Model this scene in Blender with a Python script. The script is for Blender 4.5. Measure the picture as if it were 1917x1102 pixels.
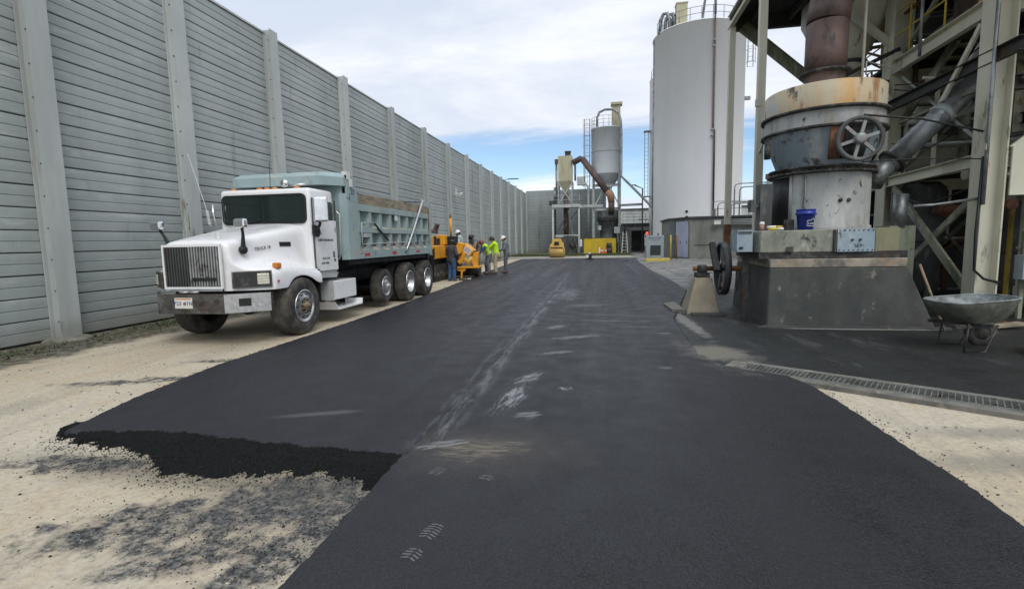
import bpy, bmesh, math, random
from mathutils import Vector, Matrix
random.seed(7)
R = math.radians
for o in list(bpy.data.objects): bpy.data.objects.remove(o)
sc = bpy.context.scene
COL = sc.collection

# ------------------------------------------------------------------ camera
cd = bpy.data.cameras.new('camera'); cam = bpy.data.objects.new('camera', cd); COL.objects.link(cam)
cd.sensor_width = 36; cd.lens = 36 * 930 / 1917; cd.clip_start = .05; cd.clip_end = 6000
M = ((.984514506, -.00089917285, -.175300823), (.174172005, -.108397079, .978730906), (-.0198821454, -.99410727, -.106561886))
mw = Matrix(((M[0][0], -M[0][1], -M[0][2], 0), (M[1][0], -M[1][1], -M[1][2], 0), (M[2][0], -M[2][1], -M[2][2], 1.55), (0, 0, 0, 1)))
cam.matrix_world = mw
sc.camera = cam
sc.view_settings.view_transform = 'Standard'; sc.view_settings.look = 'None'
sc.view_settings.exposure = 0.25; sc.view_settings.gamma = 1
SUN_EL, SUN_AZ = R(50), R(150)      # azimuth of the sun, clockwise from +Y (behind the camera, to the right)

# ------------------------------------------------------------------ sky
world = bpy.data.worlds.new('World'); sc.world = world; world.use_nodes = True

class G:
    """small helper to write shader node maths"""
    def __init__(s, nt): s.nt = nt; s.n = nt.nodes; s.l = nt.links
    def node(s, t, **kw):
        n = s.n.new(t)
        for k, v in kw.items(): setattr(n, k, v)
        return n
    def put(s, sock, v):
        if hasattr(v, 'is_output'): s.l.new(v, sock)
        else: sock.default_value = v
    def m(s, op, a, b=0.0, c=0.0, clamp=False):
        n = s.node('ShaderNodeMath', operation=op, use_clamp=clamp)
        s.put(n.inputs[0], a); s.put(n.inputs[1], b)
        if op in ('MULTIPLY_ADD', 'SMOOTH_MIN', 'WRAP'): s.put(n.inputs[2], c)
        return n.outputs[0]
    def ss(s, x, lo, hi, a=0.0, b=1.0):
        n = s.node('ShaderNodeMapRange', interpolation_type='SMOOTHSTEP')
        s.put(n.inputs[0], x); n.inputs[1].default_value = lo; n.inputs[2].default_value = hi
        n.inputs[3].default_value = a; n.inputs[4].default_value = b
        return n.outputs[0]
    def noise(s, vec, scale, detail=4, rough=.55, dist=0.0, col=False):
        n = s.node('ShaderNodeTexNoise'); s.put(n.inputs['Vector'], vec)
        n.inputs['Scale'].default_value = scale; n.inputs['Detail'].default_value = detail
        n.inputs['Roughness'].default_value = rough; n.inputs['Distortion'].default_value = dist
        return n.outputs['Color' if col else 'Fac']
    def vor(s, vec, scale, feat='F1'):
        n = s.node('ShaderNodeTexVoronoi', feature=feat); s.put(n.inputs['Vector'], vec); n.inputs['Scale'].default_value = scale
        return n.outputs['Distance']
    def mapv(s, vec, scale=(1, 1, 1), loc=(0, 0, 0), rot=(0, 0, 0)):
        n = s.node('ShaderNodeMapping'); s.put(n.inputs[0], vec)
        n.inputs['Scale'].default_value = scale; n.inputs['Location'].default_value = loc; n.inputs['Rotation'].default_value = rot
        return n.outputs[0]
    def xyz(s, vec):
        n = s.node('ShaderNodeSeparateXYZ'); s.put(n.inputs[0], vec); return n.outputs
    def comb(s, x, y, z):
        n = s.node('ShaderNodeCombineXYZ'); s.put(n.inputs[0], x); s.put(n.inputs[1], y); s.put(n.inputs[2], z); return n.outputs[0]
    def mix(s, f, a, b):
        n = s.node('ShaderNodeMix', data_type='RGBA'); s.put(n.inputs['Factor'], f)
        s.put(n.inputs[6], a if hasattr(a, 'is_output') else (*a, 1)); s.put(n.inputs[7], b if hasattr(b, 'is_output') else (*b, 1))
        return n.outputs[2]
    def objco(s): return s.node('ShaderNodeTexCoord').outputs['Object']

g = G(world.node_tree); world.node_tree.nodes.clear()
sky = g.node('ShaderNodeTexSky', sky_type='NISHITA'); sky.sun_disc = False
sky.sun_elevation = SUN_EL; sky.sun_rotation = SUN_AZ; sky.altitude = 0; sky.air_density = 1.0; sky.dust_density = 0.0; sky.ozone_density = 3.0
co = g.node('ShaderNodeTexCoord').outputs['Generated']
x, y, z = g.xyz(co)
zz = g.m('MAXIMUM', z, 0.0)
den = g.m('ADD', zz, .16)
pv = g.comb(g.m('DIVIDE', x, den), g.m('DIVIDE', y, den), 0.0)
n1 = g.noise(g.mapv(pv, (.34, .62, 1), (2.3, 1.75, 0)), 1.0, 7, .55, .5)
n2 = g.noise(g.mapv(pv, (.55, 1.1, 1), (5.1, 2.2, 3)), 1.0, 7, .6, .6)
cover = g.m('ADD', g.m('ADD', n1, g.ss(zz, .13, .30, 0, .34)), g.ss(zz, .01, .12, .20, .035))
mask = g.ss(g.m('ADD', cover, g.m('MULTIPLY', g.m('SUBTRACT', n2, .5), .35)), .43, .60)
bright = g.ss(n2, .36, .66)
top = g.ss(zz, .15, .75)
ccol = g.mix(bright, (.62, .68, .79), (.86, .88, .92))
ccol = g.mix(top, ccol, g.mix(bright, (.53, .60, .73), (.74, .785, .86)))
bg1 = g.node('ShaderNodeBackground'); g.l.new(sky.outputs[0], bg1.inputs[0]); bg1.inputs[1].default_value = .12
bg2 = g.node('ShaderNodeBackground'); g.l.new(ccol, bg2.inputs[0]); bg2.inputs[1].default_value = 1.0
mx = g.node('ShaderNodeMixShader'); g.l.new(mask, mx.inputs[0]); g.l.new(bg1.outputs[0], mx.inputs[1]); g.l.new(bg2.outputs[0], mx.inputs[2])
out = g.node('ShaderNodeOutputWorld'); g.l.new(mx.outputs[0], out.inputs[0])

sd = bpy.data.lights.new('sun', 'SUN'); sd.energy = 1.5; sd.angle = R(30); sd.color = (1, .95, .88)
sun = bpy.data.objects.new('sun', sd); COL.objects.link(sun)
sdir = Vector((math.sin(SUN_AZ) * math.cos(SUN_EL), math.cos(SUN_AZ) * math.cos(SUN_EL), math.sin(SUN_EL)))
sun.rotation_euler = sdir.to_track_quat('Z', 'Y').to_euler(); sun.location = (10, -20, 40)

# ------------------------------------------------------------------ materials
def newmat(name):
    m = bpy.data.materials.new(name); m.use_nodes = True
    nt = m.node_tree; b = nt.nodes['Principled BSDF']
    return m, G(nt), b

def mat(name, col, rough=.6, metal=0.0, var=.18, vs=2.5, stains=(), bump=0.0, bs=60, coat=0.0, rv=.12, world=False):
    """stains: (colour, coverage 0..1, scale, vertical stretch, softness)"""
    m, g, b = newmat(name)
    co = g.node('ShaderNodeNewGeometry').outputs['Position'] if world else g.objco()
    n = g.noise(co, vs, 6, .6)
    c = g.mix(g.ss(n, .3, .7), tuple(v * (1 - var) for v in col), tuple(min(1, v * (1 + var)) for v in col))
    fn = g.noise(co, vs * 14, 3, .6)
    c = g.mix(g.ss(fn, .35, .75, 0, var * .8), c, tuple(v * .55 for v in col))
    for i, (sc_, cov, s, st, soft) in enumerate(stains):
        v = g.mapv(co, (1, 1, 1 / st), (3.7 * i + 1.1, 2.1 * i, 5.3 * i))
        k = g.noise(v, s, 7, .65)
        t = .5 + (.5 - cov) * .42
        c = g.mix(g.ss(k, t - soft, t + soft), c, sc_)
    if world:
        rn = g.node('ShaderNodeObjectInfo').outputs['Random']
        c = g.mix(g.m('MULTIPLY', rn, .22), c, tuple(v * .62 for v in col))
        zc = g.xyz(co)[2]
        splash = g.m('MULTIPLY', g.ss(g.m('ADD', zc, g.m('MULTIPLY', g.noise(co, 1.6, 6, .65), .9)), .45, 1.0, 1, 0), .55)
        c = g.mix(splash, c, (.20, .19, .15))
    g.l.new(c, b.inputs['Base Color'])
    r = g.noise(co, vs * 3, 4)
    g.l.new(g.ss(r, .25, .75, max(.04, rough - rv), min(1, rough + rv)), b.inputs['Roughness'])
    b.inputs['Metallic'].default_value = metal
    b.inputs['Coat Weight'].default_value = coat; b.inputs['Coat Roughness'].default_value = .12
    if bump:
        bn = g.node('ShaderNodeBump'); bn.inputs['Strength'].default_value = bump; bn.inputs['Distance'].default_value = .01
        g.l.new(g.noise(co, bs, 5, .65), bn.inputs['Height']); g.l.new(bn.outputs[0], b.inputs['Normal'])
    return m

DIRT = (.10, .085, .065); RUST = (.16, .065, .03); BLACKD = (.018, .02, .02); MOSS = (.075, .085, .035)
MT = {}
def D(k, *a, **kw): MT[k] = mat(k, *a, **kw)
D('wall_steel', (.365, .408, .408), .5, .0, .09, .35, [((.28, .32, .312), .34, .5, 5, .14), ((.42, .46, .455), .22, 1.1, .25, .12), ((.17, .18, .155), .10, 1.6, 7, .07)], .15, 90, world=True)
D('post_steel', (.45, .488, .48), .5, 0, .08, .6, [((.34, .37, .36), .3, .9, 6, .12), ((.17, .165, .13), .09, 2.4, 5, .06)], .12, 90, world=True)
D('footing', (.16, .155, .13), .9, 0, .3, 3, [((.06, .07, .04), .35, 4, 1, .1)], .5, 40)
D('bolt', (.045, .045, .042), .7, 0)
D('truck_white', (.80, .81, .82), .28, 0, .015, 1.2, [((.72, .72, .70), .10, 2.2, 2.5, .12), ((.5, .48, .44), .02, 7, 1, .05)], 0, 60, .4)
D('dark_paint', (.025, .027, .027), .55, 0, .3, 4, [((.10, .09, .075), .25, 5, 1.5, .1)], .1)
D('black', (.012, .013, .014), .6, 0, .3)
D('bed_teal', (.29, .39, .40), .55, 0, .10, 1.3, [((.37, .41, .39), .30, 2.2, 3.0, .12), ((.42, .40, .32), .14, 3.5, .6, .08), (RUST, .05, 7, 2.5, .05), ((.19, .26, .27), .15, 4, 1, .08)], .12, 70)
D('bed_dust', (.44, .43, .34), .8, 0, .15, 4, [((.22, .29, .29), .35, 5, 1, .1)], .1)
D('wood_board', (.30, .25, .18), .85, 0, .25, 2, [((.17, .15, .115), .42, 3, .3, .1), ((.40, .35, .26), .2, 9, .2, .1)], .5, 70)
D('chrome', (.72, .73, .74), .12, 1, .05, 3)
D('alu', (.62, .63, .63), .33, .9, .1, 5, [((.24, .19, .14), .12, 9, 1, .06)])
D('alu_dull', (.50, .51, .51), .5, .7, .1, 4, [(DIRT, .2, 6, 1, .1)])
D('bumper_steel', (.17, .165, .16), .38, .75, .2, 3, [((.10, .06, .035), .35, 4, .7, .12), ((.30, .30, .29), .2, 6, 1, .1)], .1)
D('tyre', (.03, .030, .030), .85, 0, .2, 6, [((.11, .10, .085), .4, 5, 1, .16)], .2, 80)
D('tread', (.062, .06, .055), .9, 0, .15, 5, [((.15, .14, .115), .35, 5, 1, .15)], .3, 60)
D('hub_rust', (.16, .115, .075), .6, .4, .3, 9, [((.35, .33, .3), .3, 14, 1, .1)])
D('amber', (.62, .20, .02), .25, 0, .1, 8); D('red_lens', (.5, .03, .02), .3, 0, .15, 8)
D('orange_rubber', (.65, .09, .035), .6, 0, .1, 5); D('white_plastic', (.68, .68, .66), .45, 0, .08, 4, [((.4, .38, .33), .15, 6, 1, .1)])
D('ink', (.02, .022, .03), .6, 0, .05); D('ink_blue', (.03, .07, .26), .6, 0, .1)
D('interior', (.05, .06, .055), .8, 0, .3)
D('lens', (.60, .58, .45), .15, .3, .15, 20)
D('asphalt_crumb', (.011, .0125, .0125), .95, 0, .4, 30, [], .4)
D('stone', (.42, .38, .30), .9, 0, .35, 12, [((.10, .10, .09), .45, 14, 1, .1)], .4)
D('paver_yellow', (.78, .36, .025), .45, 0, .1, 2, [((.45, .22, .03), .12, 5, 2, .08), (BLACKD, .06, 8, 1, .05)], .05)
D('roller_yellow', (.66, .43, .10), .5, 0, .12, 2.5, [((.42, .27, .07), .3, 4, 1.5, .1)], .05)
D('drum_steel', (.42, .28, .08), .5, .2, .15, 4, [((.28, .19, .07), .4, 5, .5, .1)])
D('safety_yellow', (.62, .44, .02), .6, 0, .12, 1.2, [((.42, .33, .06), .28, 1.6, 2.5, .12), ((.12, .11, .07), .07, 3, 2, .06)], .1)
D('curb_yellow', (.60, .47, .10), .75, 0, .15, 5, [((.35, .32, .22), .25, 8, 1, .1)], .3)
D('silo_white', (.84, .85, .85), .5, 0, .025, .2, [((.78, .79, .80), .35, .35, 7, .14), ((.69, .68, .64), .10, .8, 14, .07), ((.52, .46, .38), .03, 1.3, 16, .04)], .03)
D('silo_seam', (.755, .765, .765), .55, 0, .04, 1)
D('silo_grey', (.53, .57, .59), .5, 0, .07, .5, [((.44, .47, .48), .3, .8, 5, .12), ((.36, .28, .18), .09, 1.2, 7, .05)], .06)
D('cone_grey', (.22, .245, .25), .55, 0, .1, .8, [((.15, .17, .17), .3, 1.4, 3, .1)])
D('beige', (.44, .42, .28), .6, 0, .07, .8, [((.31, .30, .20), .28, 1.2, 5, .1), ((.17, .12, .07), .07, 2.5, 5, .05)], .06)
D('steel_pale', (.44, .47, .46), .55, 0, .12, 1.5, [((.25, .26, .24), .3, 2, 3, .1), (RUST, .10, 3, 3, .06)], .08)
D('steel_dark', (0.068, 0.076, 0.076), .65, .1, .25, 1.2, [((.05, .045, .04), .4, 2, 2, .1), ((.17, .18, .17), .2, 3, 2, .1)], .1)
D('duct_brown', (.105, .072, .064), .65, .1, .14, 1.2, [((.14, .09, .075), .35, 2.2, 3, .12), ((.05, .04, .038), .25, 3, 1.5, .08)], .15, 50)
D('duct_orange', (.36, .20, .13), .7, 0, .12, 2)
D('rust', (.20, .085, .04), .85, .1, .3, 3, [((.09, .05, .035), .4, 5, 1.5, .1)], .3)
D('rust_shaft', (.36, .17, .045), .6, .4, .2, 4, [((.2, .09, .04), .4, 6, 1, .1)])
D('mill_cream', (0.423, 0.378, 0.27), .6, 0, .10, 1.2, [((.48, .28, .09), .40, 1.6, 3.2, .12), ((.36, .38, .36), .22, 2.4, 2.5, .08), ((.07, .06, .045), .20, 5, 2.2, .05), ((.24, .12, .05), .2, 3, 4, .06)], .15)
D('mill_blue', (0.18, 0.2295, 0.2565), .55, 0, .12, 1.4, [((.32, .345, .34), .28, 2.4, 2.5, .1), ((.045, .045, .045), .28, 5, 1.5, .05), (RUST, .16, 5, 1.5, .05)], .15)
D('mill_white', (0.374, 0.3825, 0.3655), .6, 0, .08, 1.1, [((.25, .265, .26), .46, 2, 2.5, .12), ((.22, .17, .10), .26, 2.6, 3.5, .09), ((.04, .04, .036), .17, 7, 1.6, .04), ((.07, .065, .055), .16, 2.2, 4, .06)], .15)
D('mill_pale', (0.272, 0.284, 0.232), .65, 0, .12, 1.6, [((.17, .18, .14), .42, 3, 2.5, .1), ((.035, .037, .034), .26, 6, 1.6, .05), ((.42, .42, .37), .2, 4, 2, .1)], .2)
D('panel_blue', (.24, .32, .37), .5, 0, .14, 2.4, [((.42, .46, .47), .30, 3, 2, .1), ((.045, .05, .05), .16, 7, 1.2, .05)], .15)
D('panel_olive', (0.216, 0.212, 0.128), .65, 0, .12, 2, [((.18, .17, .11), .35, 3.5, 3, .1)], .15)
D('mill_dark', (.03, .03, .029), .8, .1, .3, 3, [((.11, .105, .095), .35, 5, 1, .1), ((.09, .05, .03), .2, 6, 1, .08)], .35, 40)
D('conc_dark', (.068, .07, .064), .93, 0, .25, 1.3, [((.045, .05, .048), .42, 1.8, 1.8, .14), ((.20, .19, .16), .14, 5, 1.5, .06)], .45, 50)
D('conc_pale', (.30, .265, .21), .9, 0, .2, 2.5, [((.12, .12, .105), .42, 3, 1.2, .12), ((.36, .22, .11), .18, 4, .6, .08)], .4, 60)
D('pier_conc', (0.306, 0.2635, 0.1913), .93, 0, .15, 3, [((.25, .22, .165), .35, 5, 1.5, .1), ((.035, .035, .033), .07, 12, .8, .02)], .4, 70)
D('tower_cream', (.60, .59, .47), .6, 0, .08, .8, [((.47, .47, .38), .34, 1.3, 5, .12), ((.18, .18, .12), .12, 3, 4, .05), ((.27, .14, .06), .07, 4, 4, .04)], .1)
D('tower_green', (.30, .325, .235), .65, 0, .15, 1.2, [((.12, .13, .08), .42, 2, 3, .1), (MOSS, .2, 4, 1, .08)], .15)
D('tower_dark_shade', (0.042, 0.0434, 0.0385), .8, 0, .3, 1.5, [((.03, .03, .028), .4, 2, 2, .1), ((.10, .06, .035), .22, 3, 2, .1)], .2)  # dark tower steel, rust stained, with shade put into its base colour
D('galv', (.30, .325, .33), .42, .65, .16, 3, [((.12, .125, .12), .38, 3, 1.2, .12), ((.40, .41, .40), .2, 8, 1, .08)], .1)
D('rail_grey', (.26, .275, .27), .5, .4, .15, 4, [(RUST, .1, 6, 1, .06)])
D('rail_yellow', (.55, .40, .05), .6, 0, .15, 4, [((.3, .22, .05), .25, 6, 2, .08)])
D('block_wall', (.205, .215, .19), .9, 0, .12, .9, [((.135, .145, .125), .38, 1.2, 2.5, .14), ((.28, .28, .245), .2, 1.5, 2, .1)], .4, 40)
D('mortar', (.12, .125, .11), .95, 0, .15, 3)
D('door_blue', (.42, .46, .58), .5, 0, .08, 1.2, [((.25, .29, .38), .22, 2.5, 3, .08)])
D('door_grey', (.13, .15, .155), .6, 0, .15, 1.2, [((.26, .28, .30), .2, 2.5, 3, .08)])
D('roof_dark', (.06, .065, .065), .8, 0, .2, 2)
D('cab_grey', (.30, .355, .38), .45, 0, .06, 1.5, [((.24, .28, .30), .25, 2, 3, .1)])
D('louver', (.045, .06, .06), .5, 0, .15, 4)
D('far_wall', (.42, .45, .44), .6, 0, .08, .4, [((.33, .36, .35), .3, .6, 4, .1)])
D('bucket_blue', (.012, .035, .30), .38, 0, .07, 4, [((.03, .05, .22), .2, 9, 1.5, .08)])
D('barrow_grey', (.20, .235, .235), .6, .2, .18, 5, [((.33, .35, .34), .35, 9, 1, .1), ((.09, .085, .07), .3, 5, 1, .1)], .3, 60)
D('barrow_green', (.095, .105, .08), .7, 0, .2, 5, [((.17, .17, .14), .3, 7, 1.5, .1), ((.05, .05, .04), .25, 6, 1, .08)], .3)
D('wood_handle', (.26, .20, .12), .8, 0, .25, 6, [((.12, .10, .07), .35, 9, 1, .1)], .3)
D('grate', (.24, .25, .23), .6, .5, .2, 8, [(DIRT, .3, 9, 1, .1)])
D('pit', (.012, .012, .012), 1)
D('rubber_dusty', (.11, .115, .10), .9, 0, .2, 6, [((.2, .2, .17), .3, 7, 1, .1)], .3)
D('skin', (.42, .24, .16), .6, 0, .08, 12); D('skin_dark', (.20, .11, .075), .6, 0, .08, 12)
D('hair', (.03, .022, .018), .8, 0, .3, 40)
D('denim', (.035, .085, .19), .85, 0, .22, 9, [((.07, .13, .24), .3, 14, 1, .1)], .2)
D('vest_dark', (.045, .043, .052), .85, 0, .2, 9, [], .3)
D('sleeve_grey', (.085, .082, .095), .85, 0, .2, 9)
D('hivis', (.55, .85, .02), .7, 0, .06, 7)
D('reflective', (.55, .56, .52), .4, .2, .1, 20)
D('khaki', (.40, .35, .25), .85, 0, .15, 8, [], .2)
D('work_grey', (.17, .18, .20), .85, 0, .18, 8, [], .2); D('trouser_grey', (.12, .125, .15), .85, 0, .2, 8, [], .2)
D('shirt_pale', (.45, .52, .55), .8, 0, .1, 8); D('sleeve_blue', (.03, .12, .25), .8, 0, .15, 8)
D('boot', (.14, .085, .055), .8, 0, .2, 12); D('hat_white', (.76, .77, .76), .3, 0, .03, 6); D('hat_black', (.015, .02, .018), .4, 0, .1, 6); D('hat_red', (.18, .03, .02), .4, 0, .1, 6)
D('weed_green', (.055, .075, .03), .8, 0, .4, 20); D('dry_grass', (.12, .105, .07), .9, 0, .3, 20)
D('dust_white', (.10, .103, .107), .95, 0, .25, 30)
D('cable', (.014, .015, .016), .6, 0, .1)
D('sticker', (.70, .70, .66), .5, 0, .08, 6)

m, g_, b = newmat('glass_dark'); b.inputs['Base Color'].default_value = (.018, .03, .028, 1); b.inputs['Roughness'].default_value = .06
b.inputs['Transmission Weight'].default_value = .25; b.inputs['IOR'].default_value = 1.5; MT['glass_dark'] = m
m, g_, b = newmat('lamp_red'); b.inputs['Base Color'].default_value = (.6, .04, .02, 1); b.inputs['Emission Color'].default_value = (1, .12, .05, 1); b.inputs['Emission Strength'].default_value = .8; MT['lamp_red'] = m

# ---- sand / limerock ground, with stains that have a shape of their own
def ellipse_mask(g, co, cx, cy, rx, ry, rot=0.0, wob=.8, ns=2.2, sharp=.25):
    """1 inside a ragged patch"""
    v = g.mapv(co, (1, 1, 1), (-cx, -cy, 0)); v = g.mapv(v, (1, 1, 1), (0, 0, 0), (0, 0, -rot)); v = g.mapv(v, (1 / rx, 1 / ry, 0))
    n = g.node('ShaderNodeVectorMath', operation='LENGTH'); g.put(n.inputs[0], v)
    d = g.m('ADD', n.outputs['Value'], g.m('MULTIPLY', g.m('SUBTRACT', g.noise(co, ns, 8, .68), .5), wob * 2))
    return g.ss(d, 1 - sharp, 1 + sharp, 1, 0)

m, g, b = newmat('sand'); MT['sand'] = m
co = g.objco(); xs, ys, zs = g.xyz(co)
big = g.noise(co, .5, 6, .6); mid = g.noise(g.mapv(co, (1.6, .55, 1)), 1.6, 7, .62); fine = g.noise(co, 22, 6, .7)
c = g.mix(g.ss(big, .35, .65), (.52, .445, .32), (.56, .51, .41))
c = g.mix(g.ss(mid, .5, .70, 0, .8), c, (.52, .42, .285))
c = g.mix(g.ss(g.noise(g.mapv(co, (1.5, .4, 1), (3, 9, 0)), 1.1, 8, .66), .54, .72, 0, .5), c, (.33, .31, .275))
c = g.mix(g.ss(fine, .42, .68, 0, .55), c, (.31, .27, .205))
c = g.mix(g.ss(g.noise(g.mapv(co, (3.2, .5, 1), (7, 1, 0), (0, 0, .18)), 1.0, 9, .7), .5, .66, 0, .35), c, (.32, .295, .25))
specks = g.ss(g.vor(co, 9), .03, .08, 1, 0); gate = g.ss(g.noise(co, 1.3, 5, .6), .52, .66)
c = g.mix(g.m('MULTIPLY', specks, g.m('MULTIPLY', gate, .85)), c, (.07, .068, .055))
sp2 = g.ss(g.noise(g.mapv(co, (.8, 1.5, 1), (0,0,0), (0,0,.35)), 4.5, 8, .72), .645, .71)
c = g.mix(g.m('MULTIPLY', sp2, .75), c, (.085, .08, .065))
for (cx, cy, rx, ry, rot, wob) in [(-2.35, 2.34, .75, .26, .5, 1.15), (-1.75, 2.6, .55, .34, .3, 1.0), (-1.5, 2.25, .2, .5, -.5, 1.1), (-2.0, 2.05, .4, .14, .4, 1.2),
                                   (-5.6, 4.75, .55, .10, .25, 1.1), (-5.15, 5.0, .32, .07, .2, 1.0), (-5.05, 5.9, .5, .09, .25, 1.1), (-3.75, 2.85, .5, .13, .1, 1.2), (-4.3, 2.05, .22, .1, .2, 1.0), (-6.4, 3.4, .5, .08, .3, 1.2)]:
    k = ellipse_mask(g, co, cx, cy, rx, ry, rot, wob * 1.5, 4.5, .3)
    c = g.mix(g.m('MULTIPLY', k, g.ss(g.noise(co, 7, 9, .78), .46, .58, 1.0, .35)), c, g.mix(g.ss(g.noise(co, 26, 6, .75), .42, .64), (.035, .036, .037), (.19, .19, .185)))
fade = ellipse_mask(g, co, -2.6, 2.85, 1.5, .22, -.03, .7, 3, .7)
c = g.mix(g.m('MULTIPLY', fade, .55), c, (.05, .052, .05))
fade = ellipse_mask(g, co, -1.75, 2.55, .75, .34, .35, .9, 3, .6)
c = g.mix(g.m('MULTIPLY', fade, .3), c, (.10, .10, .098))
rut = g.m('MAXIMUM', g.ss(g.m('ABSOLUTE', g.m('SUBTRACT', g.m('ADD', xs, g.m('MULTIPLY', g.noise(co, .35, 3), .9)), -5.25)), .10, .26, 1, 0), g.ss(g.m('ABSOLUTE', g.m('SUBTRACT', g.m('ADD', xs, g.m('MULTIPLY', g.noise(co, .35, 3), .9)), -6.75)), .10, .26, 1, 0))
lug = g.ss(g.m('SINE', g.m('MULTIPLY', g.m('ADD', ys, g.m('MULTIPLY', g.m('ABSOLUTE', g.m('SINE', g.m('MULTIPLY', xs, 18.0))), .05)), 70.0)), -.2, .5)
c = g.mix(g.m('MULTIPLY', g.m('MULTIPLY', rut, g.ss(g.noise(co, 1.1, 6, .65), .40, .62)), .38), c, (.30, .275, .225))
for (cx, cy, rx, ry) in [(2.95, 3.75, .9, .18), (3.6, 4.35, 1.0, .14), (3.2, 3.2, .7, .08)]:
    c = g.mix(g.m('MULTIPLY', ellipse_mask(g, co, cx, cy, rx, ry, .1, 1.0, 2.5, .5), .6), c, (.22, .21, .185))
# the strip of soil at the foot of the tall wall
soil = g.ss(g.m('ADD', xs, g.m('MULTIPLY', g.noise(co, 1.2, 7, .65), 1.5)), -7.25, -6.85, 1, 0)
c = g.mix(soil, c, g.mix(g.ss(g.noise(co, 6, 6, .7), .4, .62), (.07, .07, .052), (.20, .185, .145)))
g.l.new(c, b.inputs['Base Color']); b.inputs['Roughness'].default_value = .95; b.inputs['Specular IOR Level'].default_value = .2
bn = g.node('ShaderNodeBump'); bn.inputs['Strength'].default_value = .8; bn.inputs['Distance'].default_value = .025
g.l.new(g.m('ADD', g.m('ADD', g.noise(co, 5, 8, .65), g.m('MULTIPLY', fine, .6)), g.m('MULTIPLY', rut, g.m('MULTIPLY_ADD', lug, .25, -.5))), bn.inputs['Height']); g.l.new(bn.outputs[0], b.inputs['Normal'])

def asphalt(name, col, marks):
    m, g, b = newmat(name); MT[name] = m
    co = g.objco(); xs, ys, zs = g.xyz(co)
    f = g.noise(co, 60, 5, .8); v = g.vor(co, 85); bigv = g.noise(g.mapv(co, (1.2, .35, 1)), .8, 6, .6)
    c = g.mix(g.ss(f, .36, .66), tuple(q * .35 for q in col), tuple(q * 1.7 for q in col))
    c = g.mix(g.ss(v, .12, .36, .7, 0), c, tuple(q * 4.2 for q in col))
    c = g.mix(g.ss(bigv, .35, .7, 0, .45), c, tuple(q * 1.45 for q in col))
    band = g.noise(g.mapv(co, (1.7, .06, 1)), 1.0, 4, .6)
    c = g.mix(g.ss(band, .4, .62, 0, .35), c, tuple(q * 1.5 for q in col))
    patchy = g.noise(co, .9, 7, .68)
    c = g.mix(g.ss(patchy, .5, .68, 0, .4), c, tuple(q * .5 for q in col))
    c = marks(g, co, xs, ys, c)
    g.l.new(c, b.inputs['Base Color'])
    g.l.new(g.m('ADD', g.ss(g.noise(co, 3, 5, .6), .3, .7, .40, .56), g.ss(band, .38, .62, 0, .10)), b.inputs['Roughness'])
    b.inputs['Specular IOR Level'].default_value = .06 if name == 'asphalt_loose' else .42
    bn = g.node('ShaderNodeBump'); bn.inputs['Strength'].default_value = .55; bn.inputs['Distance'].default_value = .006
    g.l.new(g.m('ADD', f, g.m('MULTIPLY', v, 1.2)), bn.inputs['Height']); g.l.new(bn.outputs[0], b.inputs['Normal'])
CH = (.26, .27, .285)
def scuff(g, co, cx, cy, rx, ry, rot, amt, c, col=CH):
    v = g.mapv(co, (1, 1, 1), (-cx, -cy, 0)); v = g.mapv(v, (1, 1, 1), (0, 0, 0), (0, 0, -rot))
    n = g.node('ShaderNodeVectorMath', operation='LENGTH'); g.put(n.inputs[0], g.mapv(v, (1 / rx, 1 / ry, 0)))
    e = g.ss(g.m('ADD', n.outputs['Value'], g.m('MULTIPLY', g.m('SUBTRACT', g.noise(v, 4, 4, .6), .5), 1.2)), .25, 1.25, 1, 0)
    long_y = ry > rx
    k = g.noise(g.mapv(v, (9, 1.6, 1) if long_y else (1.6, 9, 1)), 3.0, 9, .72, .6)
    k = g.ss(g.m('ADD', k, g.m('MULTIPLY', e, .16)), .56, .74)
    return g.mix(g.m('MULTIPLY', g.m('MULTIPLY', k, e), amt), c, col)
def seam_dust(g, co, xs, ys, c, off, width, y0, y1, amt):
    wob = g.m('MULTIPLY', g.m('SUBTRACT', g.noise(g.mapv(co, (.2, 1, 1)), .55, 3), .5), .22)
    d = g.m('ABSOLUTE', g.m('SUBTRACT', g.m('ADD', xs, wob), off))
    k = g.m('MULTIPLY', g.ss(d, width * .2, width, 1, 0), g.m('MULTIPLY', g.ss(ys, y0, y0 + .5), g.ss(ys, y1 - 6, y1, 1, 0)))
    k = g.m('MULTIPLY', k, g.ss(g.noise(g.mapv(co, (3, .5, 1)), 2.6, 8, .75), .42, .62))
    return g.mix(g.m('MULTIPLY', k, amt), c, CH)
def marks_left(g, co, xs, ys, c):
    c = seam_dust(g, co, xs, ys, c, -1.36, .13, 3.1, 26, .30)
    k = ellipse_mask(g, co, -2.45, 3.95, .32, .05, .35, .7, 2.5, .6)
    return g.mix(g.m('MULTIPLY', k, .22), c, CH)
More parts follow.
